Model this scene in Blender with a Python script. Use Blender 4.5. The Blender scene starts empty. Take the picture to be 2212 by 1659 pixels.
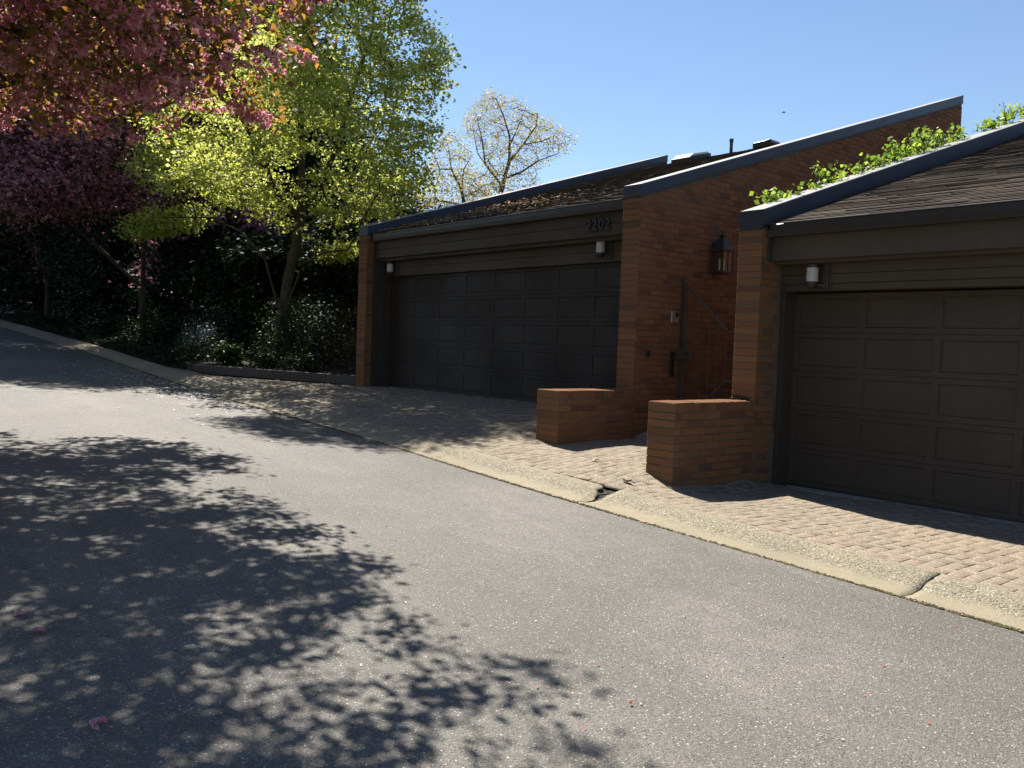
import bpy, bmesh, math, random
import numpy as np
from mathutils import Vector, Matrix

# ------------------------------------------------------------------ camera, light, exposure
SC = bpy.context.scene
COL = SC.collection
YAW, PITCH, ROLL, FPX = math.radians(-49.4976), math.radians(-2.5953), math.radians(2.0886), 1854.78
IW, IH = 2212.0, 1659.0
_f = np.array([math.sin(YAW)*math.cos(PITCH), math.cos(YAW)*math.cos(PITCH), math.sin(PITCH)])
_r = np.array([math.cos(YAW), -math.sin(YAW), 0.0])
_u = np.cross(_r, _f)
CR = math.cos(ROLL)*_r + math.sin(ROLL)*_u
CU = -math.sin(ROLL)*_r + math.cos(ROLL)*_u
CF = _f
cam_d = bpy.data.cameras.new("camera")
cam = bpy.data.objects.new("camera", cam_d)
COL.objects.link(cam)
cam.matrix_world = Matrix(((CR[0], CU[0], -CF[0], 0), (CR[1], CU[1], -CF[1], 0), (CR[2], CU[2], -CF[2], 0), (0, 0, 0, 1)))
cam_d.sensor_width = 36.0
cam_d.lens = 36.0*FPX/IW
cam_d.clip_start = 0.05
cam_d.clip_end = 3000
SC.camera = cam

SUN_AZ, SUN_EL = math.radians(-76.5), math.radians(56.0)
SUN_STR, SKY_STR, EXPO = 5.0, 0.066, 1.2
world = bpy.data.worlds.new("World")
SC.world = world
world.use_nodes = True
wn = world.node_tree
wn.nodes.clear()
wo = wn.nodes.new("ShaderNodeOutputWorld")
wb = wn.nodes.new("ShaderNodeBackground")
ws = wn.nodes.new("ShaderNodeTexSky")
ws.sky_type = 'NISHITA'
ws.sun_disc = False
ws.sun_elevation = SUN_EL
ws.sun_rotation = SUN_AZ
ws.air_density = 1.0
ws.dust_density = 0.0
ws.ozone_density = 2.3
wn.links.new(ws.outputs[0], wb.inputs[0])
wn.links.new(wb.outputs[0], wo.inputs[0])
wb.inputs[1].default_value = SKY_STR
sun_d = bpy.data.lights.new("sun", 'SUN')
sun_d.energy = SUN_STR
sun_d.angle = math.radians(0.53)
sun_d.color = (1.0, 0.955, 0.88)
sun = bpy.data.objects.new("sun", sun_d)
COL.objects.link(sun)
SUNV = Vector((math.sin(SUN_AZ)*math.cos(SUN_EL), math.cos(SUN_AZ)*math.cos(SUN_EL), math.sin(SUN_EL)))
sun.rotation_euler = SUNV.to_track_quat('Z', 'Y').to_euler()
SC.view_settings.view_transform = 'Standard'
SC.view_settings.look = 'None'
SC.view_settings.gamma = 1
SC.view_settings.exposure = EXPO
SC.view_settings.use_curve_mapping = False
SC.cycles.max_bounces = 8
SC.cycles.transmission_bounces = 6
SC.cycles.transparent_max_bounces = 8
SC.cycles.use_denoising = True

def ray(px, py):
    return CF + CR*(px-IW/2)/FPX - CU*(py-IH/2)/FPX
def at_y(px, py, y):
    d = ray(px, py); return d*(y/d[1])
def at_x(px, py, x):
    d = ray(px, py); return d*(x/d[0])
def at_d(px, py, dist):
    return ray(px, py)*dist

# ------------------------------------------------------------------ tagging
def tag(o, label=None, cat=None, group=None, kind=None):
    if label: o["label"] = label
    if cat: o["category"] = cat
    if group: o["group"] = group
    if kind: o["kind"] = kind
    return o
def thing(name, label, cat, loc=(0, 0, 0), group=None):
    o = bpy.data.objects.new(name, None)
    o.empty_display_size = 0.2
    COL.objects.link(o)
    o.location = loc
    return tag(o, label, cat, group)
def put(me, name, parent=None):
    o = bpy.data.objects.new(name, me)
    COL.objects.link(o)
    if parent is not None:
        o.parent = parent
        w = Vector((0, 0, 0)); q = parent
        while q is not None:
            w += q.location; q = q.parent
        o.location = -w          # geometry is written in world coordinates
    return o

# ------------------------------------------------------------------ material helpers
class NT:
    def __init__(s, name):
        s.m = bpy.data.materials.new(name); s.m.use_nodes = True
        s.t = s.m.node_tree; s.t.nodes.clear()
        s.out = s.t.nodes.new("ShaderNodeOutputMaterial")
    def n(s, typ, **kw):
        nd = s.t.nodes.new(typ)
        for k, v in kw.items(): setattr(nd, k, v)
        return nd
    def l(s, a, b): s.t.links.new(a, b)
    def coord(s, which="Object", scale=(1, 1, 1), rot=(0, 0, 0)):
        tc = s.n("ShaderNodeTexCoord"); mp = s.n("ShaderNodeMapping")
        mp.inputs["Scale"].default_value = scale; mp.inputs["Rotation"].default_value = rot
        s.l(tc.outputs[which], mp.inputs[0]); return mp.outputs[0]
    def noise(s, vec, scale, detail=3, rough=0.55):
        nd = s.n("ShaderNodeTexNoise"); nd.inputs["Scale"].default_value = scale
        nd.inputs["Detail"].default_value = detail; nd.inputs["Roughness"].default_value = rough
        s.l(vec, nd.inputs["Vector"]); return nd.outputs["Fac"]
    def voro(s, vec, scale, feature='F1'):
        nd = s.n("ShaderNodeTexVoronoi"); nd.feature = feature; nd.inputs["Scale"].default_value = scale
        s.l(vec, nd.inputs["Vector"]); return nd
    def ramp(s, fac, stops, interp='LINEAR'):
        nd = s.n("ShaderNodeValToRGB"); cr = nd.color_ramp; cr.interpolation = interp
        while len(cr.elements) < len(stops): cr.elements.new(0.5)
        for e, (p, c) in zip(cr.elements, stops):
            e.position = p; e.color = (c[0], c[1], c[2], 1) if hasattr(c, '__len__') else (c, c, c, 1)
        s.l(fac, nd.inputs[0]); return nd.outputs[0]
    def mix(s, fac, a, b, mode='MIX'):
        nd = s.n("ShaderNodeMix", data_type='RGBA', blend_type=mode)
        for sock, v in ((nd.inputs[0], fac), (nd.inputs[6], a), (nd.inputs[7], b)):
            if hasattr(v, 'links') or hasattr(v, 'is_linked'): s.l(v, sock)
            elif hasattr(v, '__len__'): sock.default_value = (v[0], v[1], v[2], 1)
            else: sock.default_value = v
        return nd.outputs[2]
    def math(s, op, a, b=0.0):
        nd = s.n("ShaderNodeMath", operation=op)
        for sock, v in ((nd.inputs[0], a), (nd.inputs[1], b)):
            if hasattr(v, 'is_linked'): s.l(v, sock)
            else: sock.default_value = v
        return nd.outputs[0]
    def island(s):
        return s.n("ShaderNodeNewGeometry").outputs["Random Per Island"]
    def bump(s, h, strength=0.4, dist=0.01, prev=None):
        nd = s.n("ShaderNodeBump"); nd.inputs["Strength"].default_value = strength
        nd.inputs["Distance"].default_value = dist; s.l(h, nd.inputs["Height"])
        if prev is not None: s.l(prev, nd.inputs["Normal"])
        return nd.outputs[0]
    def bsdf(s, col, rough=0.8, spec=0.3, metal=0.0, normal=None, link=True):
        b = s.n("ShaderNodeBsdfPrincipled")
        for sock, v in ((b.inputs["Base Color"], col), (b.inputs["Roughness"], rough)):
            if hasattr(v, 'is_linked'): s.l(v, sock)
            elif hasattr(v, '__len__'): sock.default_value = (v[0], v[1], v[2], 1)
            else: sock.default_value = v
        b.inputs["Specular IOR Level"].default_value = spec
        b.inputs["Metallic"].default_value = metal
        if normal is not None: s.l(normal, b.inputs["Normal"])
        if link: s.l(b.outputs[0], s.out.inputs[0])
        return b

def mat_brick(name="brick_clay", rough=.9, spec=.2):
    t = NT(name); c = t.coord("Object")
    base = t.ramp(t.island(), [(0.0, (.11, .05, .027)), (.2, (.168, .073, .033)), (.5, (.197, .089, .038)), (.7, (.18, .078, .034)), (.9, (.215, .104, .045)), (.97, (.12, .058, .034)), (1, (.09, .05, .038))])
    n1 = t.noise(c, 3.0, 3); n2 = t.noise(c, 60, 4); n3 = t.noise(c, 350, 2)
    col = t.mix(t.math('MULTIPLY', t.ramp(n2, [(.35, 0), (.75, 1)]), .45), base, (.135, .072, .04))
    col = t.mix(t.ramp(n1, [(.5, 0.0), (.8, .35)]), col, (.12, .085, .06))
    h = t.math('ADD', t.math('MULTIPLY', n2, .6), t.math('MULTIPLY', n3, .4))
    t.bsdf(col, rough, spec, normal=t.bump(h, .55, .006)); return t.m
def mat_mortar():
    t = NT("mortar"); c = t.coord("Object")
    col = t.ramp(t.noise(c, 2.2, 4), [(.3, (.07, .058, .047)), (.55, (.13, .11, .088)), (.75, (.2, .175, .145))])
    t.bsdf(col, .95, .1, normal=t.bump(t.noise(c, 220, 3), .6, .004)); return t.m
def mat_paint(name, col, var=.25, axis='x', rough=.6):
    t = NT(name); sc = {'x': (1.2, 14, 38), 'z': (30, 14, 1.2)}[axis]
    c = t.coord("Object", sc); c2 = t.coord("Object")
    g = t.noise(c, 4.0, 5, .65); w = t.noise(c2, 1.1, 4)
    d = tuple(x*(1-var) for x in col); b = tuple(x*(1+var) for x in col)
    cc = t.mix(t.ramp(g, [(.3, 0), (.7, 1)]), d, b)
    cc = t.mix(t.ramp(w, [(.45, 0), (.8, .5)]), cc, tuple(x*.72 for x in col))
    st = t.noise(t.coord('Object', (9, 9, .7)), 1.0, 5, .7)
    cc = t.mix(t.ramp(st, [(.5, 0), (.75, .28)]), cc, tuple(min(1, x*1.3+.004) for x in col))
    t.bsdf(cc, t.ramp(w, [(.3, rough*.85), (.7, min(1, rough*1.25))]), .3, normal=t.bump(g, .35, .004)); return t.m
def mat_metal(name, col, rough=.4, metal=0.0, var=.2):
    t = NT(name); c = t.coord("Object")
    w = t.noise(c, 2.5, 5, .6); f = t.noise(c, 40, 3)
    cc = t.mix(t.ramp(w, [(.35, 0), (.7, 1)]), tuple(x*(1-var) for x in col), tuple(x*(1+var) for x in col))
    rr = t.ramp(f, [(.3, rough*.8), (.7, min(1, rough*1.25))])
    t.bsdf(cc, rr, .5, metal, normal=t.bump(w, .08, .01)); return t.m
def mat_asphalt():
    t = NT("asphalt"); c = t.coord("Object")
    v1 = t.voro(c, 95); v2 = t.voro(c, 230)
    big = t.noise(c, .55, 4, .6); med = t.noise(c, 5, 4, .6)
    base = t.mix(t.ramp(big, [(.35, 0), (.68, 1)]), (.098, .088, .073), (.165, .148, .122))
    base = t.mix(t.ramp(med, [(.35, 0), (.7, .5)]), base, (.088, .08, .07))
    lane = t.noise(t.coord('Object', (.10, 1.1, 1)), 1.6, 4, .6); spot = t.noise(c, 1.7, 3, .5)
    base = t.mix(t.ramp(lane, [(.42, 0), (.62, .45)]), base, (.082, .074, .063))
    base = t.mix(t.ramp(spot, [(.62, 0), (.72, .35)]), base, (.06, .055, .05))
    sep = t.n("ShaderNodeSeparateColor"); t.l(v1.outputs["Color"], sep.inputs[0])
    sep2 = t.n("ShaderNodeSeparateColor"); t.l(v2.outputs["Color"], sep2.inputs[0])
    stone = t.ramp(sep.outputs[0], [(0, (.07, .068, .066)), (.45, (.128, .117, .1)), (.75, (.19, .174, .148)), (.93, (.3, .275, .235)), (1, (.46, .43, .37))])
    mask = t.ramp(v1.outputs["Distance"], [(.0, 1), (.0042*95*.85, 1), (.0068*95*.85, 0)])
    on = t.math('GREATER_THAN', sep.outputs[1], .42)
    col = t.mix(t.math('MULTIPLY', mask, on), base, stone)
    fine = t.ramp(sep2.outputs[0], [(0, .62), (.8, 1.05), (1, 1.75)])
    col = t.mix(1.0, col, fine, 'MULTIPLY')
    h = t.math('ADD', t.math('MULTIPLY', t.math('MULTIPLY', mask, on), .7), t.math('MULTIPLY', t.noise(c, 160, 4), .8))
    t.bsdf(col, .72, .4, normal=t.bump(h, .8, .005)); return t.m
def mat_concrete():
    t = NT("exposed_aggregate_concrete"); c = t.coord("Object")
    tc = t.n("ShaderNodeUVMap"); sx = t.n("ShaderNodeSeparateXYZ"); t.l(tc.outputs[0], sx.inputs[0])
    prof = sx.outputs[1]
    v1 = t.voro(c, 75); sep = t.n("ShaderNodeSeparateColor"); t.l(v1.outputs["Color"], sep.inputs[0])
    fine = t.noise(c, 180, 4, .7); big = t.noise(c, 1.6, 4)
    paste = t.mix(t.ramp(fine, [(.3, 0), (.7, 1)]), (.215, .178, .116), (.325, .274, .186))
    paste = t.mix(t.ramp(t.noise(c, 22, 5, .7), [(.45, 0), (.7, .5)]), paste, (.155, .135, .09))
    paste = t.mix(t.ramp(big, [(.4, 0), (.75, .6)]), paste, (.165, .145, .104))
    stone = t.ramp(sep.outputs[0], [(0, (.085, .075, .06)), (.4, (.18, .162, .12)), (.8, (.29, .27, .21)), (1, (.62, .6, .52))])
    nb = t.math('ADD', prof, t.math('MULTIPLY', t.math('SUBTRACT', t.noise(c, 4, 3), .5), .35))
    expo = t.ramp(nb, [(.33, .10), (.5, 1.0), (.85, .95), (.99, .3)])
    mask = t.ramp(v1.outputs["Distance"], [(.35, 1), (.6, 0)])
    f = t.math('MULTIPLY', t.math('MULTIPLY', mask, expo), t.ramp(sep.outputs[1], [(.25, 0), (.3, 1)], 'CONSTANT'))
    col = t.mix(f, paste, stone)
    col = t.mix(t.math('MULTIPLY', expo, t.ramp(t.noise(c, 45, 3), [(.5, 0), (.65, .55)])), col, (.10, .09, .064))
    h = t.math('ADD', t.math('MULTIPLY', f, .8), t.math('MULTIPLY', fine, .5))
    t.bsdf(col, .85, .25, normal=t.bump(h, .8, .008)); return t.m
def mat_paver():
    t = NT("clay_paver"); c = t.coord("Object")
    base = t.ramp(t.island(), [(0, (.165, .128, .09)), (.3, (.2, .163, .115)), (.6, (.222, .183, .13)), (.85, (.222, .172, .123)), (1, (.18, .15, .108))])
    sx = t.n("ShaderNodeSeparateXYZ"); t.l(t.coord("Object"), sx.inputs[0])
    pink = t.ramp(t.math('ADD', t.math('MULTIPLY', sx.outputs[0], .2), 1.4), [(.3, 0), (.95, 1)])
    base = t.mix(t.math('MULTIPLY', pink, .5), base, (.245, .178, .13))
    f = t.noise(c, 140, 4, .7); g = t.noise(c, 1.3, 4)
    col = t.mix(t.ramp(f, [(.35, 0), (.7, .45)]), base, (.14, .11, .08))
    col = t.mix(t.ramp(g, [(.45, 0), (.75, .45)]), col, (.165, .145, .105))
    v = t.voro(c, 160); sp = t.n("ShaderNodeSeparateColor"); t.l(v.outputs["Color"], sp.inputs[0])
    col = t.mix(t.ramp(sp.outputs[0], [(.9, 0), (.95, .6)]), col, (.6, .54, .44))
    t.bsdf(col, .88, .2, normal=t.bump(f, .5, .004)); return t.m
def mat_simple(name, stops, scale=8, rough=.9, spec=.2, bump=.4, bd=.01, bscale=60):
    t = NT(name); c = t.coord("Object")
    col = t.ramp(t.noise(c, scale, 5, .65), stops)
    t.bsdf(col, rough, spec, normal=t.bump(t.noise(c, bscale, 4), bump, bd)); return t.m
def mat_leaf(name, stops, trans=.45, tcol=None, rough=.45, spec=.35):
    t = NT(name)
    col = t.ramp(t.island(), stops)
    b = t.bsdf(col, rough, spec, link=False)
    tr = t.n("ShaderNodeBsdfTranslucent")
    if tcol: t.l(t.ramp(t.island(), tcol), tr.inputs[0])
    else: t.l(col, tr.inputs[0])
    mx = t.n("ShaderNodeMixShader"); mx.inputs[0].default_value = trans
    t.l(b.outputs[0], mx.inputs[1]); t.l(tr.outputs[0], mx.inputs[2]); t.l(mx.outputs[0], t.out.inputs[0]); return t.m
def mat_bark(name, a, b, lich=None):
    t = NT(name); c = t.coord("Object", (6, 6, 1.5)); c2 = t.coord("Object")
    n = t.noise(c, 5, 5, .65)
    col = t.mix(t.ramp(n, [(.35, 0), (.65, 1)]), a, b)
    if lich: col = t.mix(t.ramp(t.noise(c2, 9, 4), [(.55, 0), (.66, .8)]), col, lich)
    t.bsdf(col, .95, .15, normal=t.bump(n, .7, .02)); return t.m
def mat_shingle():
    t = NT("cedar_shake"); c = t.coord("Object")
    base = t.ramp(t.island(), [(0, (.026, .017, .012)), (.35, (.05, .034, .024)), (.7, (.08, .057, .04)), (1, (.125, .092, .066))])
    g = t.noise(t.coord("Object", (40, 3, 3)), 3, 4)
    col = t.mix(t.ramp(g, [(.35, 0), (.7, .5)]), base, (.05, .04, .034))
    col = t.mix(t.ramp(t.noise(c, 1.4, 4), [(.5, 0), (.72, .5)]), col, (.07, .062, .035))
    t.bsdf(col, .9, .2, normal=t.bump(g, .6, .006)); return t.m
def mat_glass(name, col, rough=.25, trans=.35):
    t = NT(name); b = t.bsdf(col, rough, .5, link=False)
    tr = t.n("ShaderNodeBsdfTranslucent"); tr.inputs[0].default_value = (*col, 1)
    mx = t.n("ShaderNodeMixShader"); mx.inputs[0].default_value = trans
    t.l(b.outputs[0], mx.inputs[1]); t.l(tr.outputs[0], mx.inputs[2]); t.l(mx.outputs[0], t.out.inputs[0]); return t.m
def mat_clear():
    t = NT("lantern_glass")
    g = t.n("ShaderNodeBsdfGlossy"); g.inputs["Roughness"].default_value = .08
    tr = t.n("ShaderNodeBsdfTransparent"); tr.inputs[0].default_value = (.8, .8, .78, 1)
    mx = t.n("ShaderNodeMixShader"); mx.inputs[0].default_value = .12
    t.l(tr.outputs[0], mx.inputs[1]); t.l(g.outputs[0], mx.inputs[2]); t.l(mx.outputs[0], t.out.inputs[0]); return t.m

M = dict(
    brick=mat_brick(), brick_cap=mat_brick("worn_cap_brick", .85, .15), mortar=mat_mortar(),
    fascia=mat_paint("taupe_painted_wood", (.054, .039, .026)),
    trim=mat_paint("taupe_painted_trim", (.046, .035, .025), axis='z'),
    door_r=mat_paint("taupe_painted_door", (.052, .038, .027), .15), fascia_r=mat_paint("taupe_painted_fascia", (.062, .047, .033)),  # right garage's copies of the same paint, with less shade in the colour
    door=mat_paint("shaded_taupe_door", (.024, .0165, .0115), .15),  # same paint as the right door, tree shade put into a darker colour
    navy=mat_metal("navy_coping_metal", (.016, .021, .036), .38),
    coptop=mat_metal("sunlit_coping_top", (.26, .245, .22), .5),  # top faces paler than the navy sides: sunlight put into the colour
    drip=mat_metal("drip_edge_metal", (.30, .28, .26), .45),
    gutter=mat_metal("dark_gutter_metal", (.016, .012, .011), .42),
    asphalt=mat_asphalt(), concrete=mat_concrete(), paver=mat_paver(),
    sand=mat_simple("joint_sand", [(.3, (.085, .07, .05)), (.7, (.15, .124, .09))], 20),
    soil=mat_simple("bark_mulch_soil", [(.3, (.009, .007, .005)), (.6, (.02, .015, .011)), (.8, (.034, .025, .017))], 14, bump=.9, bd=.03, bscale=25),
    earth=mat_simple("grassy_earth", [(.3, (.03, .045, .015)), (.7, (.06, .07, .03))], 5),
    rubble=mat_simple("mossy_rubble", [(.3, (.025, .024, .02)), (.5, (.07, .07, .05)), (.75, (.16, .155, .125))], 60, bump=1, bd=.02, bscale=90),
    moss=mat_simple("joint_moss", [(.35, (.025, .022, .010)), (.55, (.06, .055, .018)), (.75, (.10, .06, .025))], 30),
    shingle=mat_shingle(),
    black=mat_metal("black_iron", (.012, .011, .011), .5),
    iron=mat_metal("weathered_gate_iron", (.062, .043, .029), .6),
    bronze=mat_metal("bronze_fixture_metal", (.03, .022, .018), .45),
    copper=mat_metal("aged_lantern_metal", (.028, .026, .025), .5),
    opal=mat_glass("opal_glass", (.62, .59, .56)),
    clear=mat_clear(),
    candle=mat_simple("ivory_candle_sleeve", [(.3, (.7, .66, .58)), (.7, (.78, .75, .68))], 10, .5),
    steel=mat_metal("brushed_steel", (.32, .30, .28), .35, .6),
    timber=mat_paint("landscape_timber", (.055, .045, .036), .35),
    skylight=mat_metal("skylight_acrylic", (.62, .62, .60), .3),
    petal=mat_leaf("white_petal", [(0, (.62, .5, .5)), (.5, (.75, .68, .66)), (1, (.8, .76, .74))], .3),
    pinkpetal=mat_leaf("pink_petal", [(0, (.62, .2, .3)), (.5, (.72, .34, .42)), (1, (.8, .55, .6))], .4),
    redpetal=mat_leaf("red_bud_scale", [(0, (.4, .04, .03)), (.6, (.55, .12, .08)), (1, (.7, .35, .2))], .3),
    litter=mat_leaf("dry_leaf_litter", [(0, (.16, .08, .035)), (.5, (.35, .2, .09)), (1, (.5, .42, .3))], .2),
)

# ------------------------------------------------------------------ mesh builder
class MB:
    def __init__(s): s.v = []; s.f = []; s.mi = []; s.uv = {}
    def add(s, vs, fs, mi=0):
        o = len(s.v); s.v.extend([tuple(map(float, p)) for p in vs])
        for f in fs: s.f.append(tuple(i+o for i in f)); s.mi.append(mi)
    def box(s, a, b, mi=0):
        (x0, y0, z0), (x1, y1, z1) = a, b
        s.add([(x0,y0,z0),(x1,y0,z0),(x1,y1,z0),(x0,y1,z0),(x0,y0,z1),(x1,y0,z1),(x1,y1,z1),(x0,y1,z1)],
              [(0,3,2,1),(4,5,6,7),(0,1,5,4),(1,2,6,5),(2,3,7,6),(3,0,4,7)], mi)
    def prism(s, poly, axis, a, b, mi=0):
        """poly in the two other axes, extruded along axis from a to b"""
        n = len(poly); vs = []
        for t in (a, b):
            for p in poly:
                q = list(p); q.insert(axis, t); vs.append(q)
        fs = [tuple(range(n-1, -1, -1)), tuple(range(n, 2*n))]
        for i in range(n): fs.append((i, (i+1) % n, (i+1) % n+n, i+n))
        s.add(vs, fs, mi)
    def bar(s, p, q, w, d=None, mi=0, up=(0, 0, 1)):
        d = w if d is None else d
        p = Vector(p); q = Vector(q); t = (q-p).normalized(); u = Vector(up)
        if abs(t.dot(u)) > .95: u = Vector((0, 1, 0))
        a = t.cross(u).normalized()*w/2; b = a.normalized().cross(t)*d/2
        vs = [p-a-b, p+a-b, p+a+b, p-a+b, q-a-b, q+a-b, q+a+b, q-a+b]
        s.add(vs, [(0,3,2,1),(4,5,6,7),(0,1,5,4),(1,2,6,5),(2,3,7,6),(3,0,4,7)], mi)
    def lathe(s, c, prof, n=20, mi=0, sides=None):
        """prof: list of (r, z) going upward"""
        vs = []; fs = []
        for r, z in prof:
            for k in range(n):
                a = 2*math.pi*(k+.5)/n; vs.append((c[0]+r*math.cos(a), c[1]+r*math.sin(a), c[2]+z))
        for i in range(len(prof)-1):
            for k in range(n):
                k2 = (k+1) % n; fs.append((i*n+k, i*n+k2, (i+1)*n+k2, (i+1)*n+k))
        fs.append(tuple(range(n-1, -1, -1))); m = (len(prof)-1)*n; fs.append(tuple(range(m, m+n)))
        s.add(vs, fs, mi)
    def build(s, name, mats, parent=None, smooth=False, bevel=0.0):
        me = bpy.data.meshes.new(name)
        me.from_pydata(s.v, [], s.f)
        for m in (mats if isinstance(mats, (list, tuple)) else [mats]): me.materials.append(m)
        me.polygons.foreach_set("material_index", s.mi)
        if bevel > 0:
            bm = bmesh.new(); bm.from_mesh(me)
            es = [e for e in bm.edges if len(e.link_faces) == 2 and e.calc_face_angle(0) > .5]
            bmesh.ops.bevel(bm, geom=es, offset=bevel, segments=1, affect='EDGES', clamp_overlap=True)
            bm.normal_update(); bm.to_mesh(me); bm.free()
        if smooth: me.polygons.foreach_set("use_smooth", [True]*len(me.polygons))
        me.update()
        return put(me, name, parent)

def np_mesh(name, V, F, mat, parent=None):
    me = bpy.data.meshes.new(name)
    V = np.ascontiguousarray(V, np.float32); F = np.ascontiguousarray(F, np.int32)
    me.vertices.add(len(V)); me.vertices.foreach_set("co", V.ravel())
    k = F.shape[1]
    me.loops.add(F.size); me.loops.foreach_set("vertex_index", F.ravel())
    me.polygons.add(len(F)); me.polygons.foreach_set("loop_start", np.arange(0, F.size, k, dtype=np.int32))
    me.polygons.foreach_set("loop_total", np.full(len(F), k, np.int32))
    me.update(calc_edges=True)
    me.materials.append(mat)
    return put(me, name, parent)

# ------------------------------------------------------------------ ground heights
ZR = [(-200, 4.5), (-60, 1.5), (-45, .75), (-30.8, .03), (-24.5, -.30), (-22, -.43), (-19.6, -.575), (-17.8, -.69), (-15.6, -.83), (-13.3, -.965), (-12.2, -1.005),
      (-10.8, -1.06), (-10, -1.092), (-9.1, -1.128), (-8.2, -1.172), (-7.8, -1.196), (-6.77, -1.257), (-5.9, -1.297), (-4.95, -1.343),
      (-4.19, -1.375), (-3.57, -1.4), (-2.35, -1.451), (-1.68, -1.473), (0, -1.535), (4, -1.69), (10, -1.9), (30, -2.3), (200, -3)]
_zx = np.array([p[0] for p in ZR]); _zz = np.array([p[1] for p in ZR])
def zroad(x):
    x = np.asarray(x, float)
    acc = 0
    for o in (-.9, -.45, 0, .45, .9): acc = acc+np.interp(x+o, _zx, _zz)
    return acc/5
KY0, KY1 = 5.2, 5.7
def kerb_top(x): return zroad(x)+.0765
# thin-plate spline through the heights read off the walls and doors
CP = []
for x in np.arange(-18, 4.1, 1.0): CP.append((x, KY1, float(kerb_top(x))))
for x in np.arange(-18, 4.1, 2.0): CP.append((x, KY1-.5, float(kerb_top(x))-.02))
for x in (-13.4, -12, -10.5, -9, -8, -7.5): CP.append((x, 8.42, -.825))
for x in (-5.0, -4, -3, -2, -1, 0, 2, 4): CP.append((x, 8.25, -1.39))
CP += [(-13.6, 7.93, -.835), (-15, 7.0, -.82), (-16.6, 6.3, -.8), (-18, 6.5, -.62), (-7.38, 6.7, -1.08), (-7.02, 6.7, -1.115), (-7.02, 7.9, -1.095), (-7.45, 7.6, -.97),
       (-6.2, 6.6, -1.135), (-5.42, 6.36, -1.165), (-5.09, 6.37, -1.27), (-5.09, 7.15, -1.318), (-5.09, 7.9, -1.345), (-5.42, 7.6, -1.13),
       (-4.6, 6.25, -1.315), (-6.2, 8.2, -1.08), (-6.2, 10, -1.02), (-6.2, 14, -.95), (-6.2, 18, -.95), (-4.5, 7.4, -1.36), (-3, 7.2, -1.385), (-1, 7.2, -1.42)]
CP = np.array(CP)
def _tps(a, b):
    d2 = ((a[:, None, :]-b[None, :, :])**2).sum(-1)
    return .5*d2*np.log(d2+1e-9)
_P = np.c_[np.ones(len(CP)), CP[:, :2]]
_K = _tps(CP[:, :2], CP[:, :2])+np.eye(len(CP))*.02
_S = np.linalg.solve(np.block([[_K, _P], [_P.T, np.zeros((3, 3))]]), np.r_[CP[:, 2], 0, 0, 0])
def zpave(x, y):
    q = np.c_[np.ravel(x), np.ravel(y)].astype(float)
    return (_tps(q, CP[:, :2])@_S[:-3]+np.c_[np.ones(len(q)), q]@_S[-3:]).reshape(np.shape(x))
def zbed(x, y):
    return zroad(x)+.10+np.clip(np.asarray(y, float)-5.7, 0, 40)*.055

def grid(name, xs, ys, zf, mat, kind="structure", jitter=0.0, seed=1):
    xs = np.asarray(xs); ys = np.asarray(ys)
    X, Y = np.meshgrid(xs, ys); Z = zf(X, Y)
    if jitter: Z = Z+np.random.default_rng(seed).normal(0, jitter, Z.shape)
    n, m = len(xs), len(ys)
    i = np.arange((m-1)*n).reshape(m-1, n)[:, :-1].ravel()
    o = np_mesh(name, np.c_[X.ravel(), Y.ravel(), Z.ravel()], np.c_[i, i+1, i+1+n, i+n], mat)
    o.data.polygons.foreach_set("use_smooth", [True]*len(o.data.polygons))
    if kind: o["kind"] = kind
    return o

# ground sheet to the horizon (a little below everything laid on it)
gx = np.r_[-900, -400, -200, -120, np.arange(-80, 21, 2.0), 40, 80, 200, 500, 900]
gy = np.r_[-900, -400, -150, -60, -30, -15, -8, -5, -3, 0, 3, 5.0, 5.4, 6, 7, 8, 10, 12, 15, 20, 30, 45, 70, 120, 300, 900]
def zground(X, Y):
    z = zroad(X)-.16
    z = np.where(Y > 5.3, z+np.clip(Y-5.7, 0, 30)*.055*np.clip((-X-14)/3, 0, 1), z)
    inp = (X > -17.5) & (Y > 5.3) & (Y < 25)
    return np.where(inp, np.minimum(z, -1.75), z)
grid("ground", gx, gy, zground, M['earth'])
# road
rx = np.r_[np.arange(-70, -20, 1.0), np.arange(-20, 6, .35), np.arange(6, 30, 1.5)]
ry = np.r_[np.linspace(-4.5, 5.185, 34)]
rng0 = np.random.default_rng(4)
_ph = rng0.uniform(0, 6.28, 6)
def zrd(X, Y):
    return zroad(X)+.006*np.sin(X*1.3+_ph[0])*np.sin(Y*1.1+_ph[1])+.004*np.sin(X*.5+Y*2.1+_ph[2])*(Y < 5.0)
grid("road", rx, ry, zrd, M['asphalt'])

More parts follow.
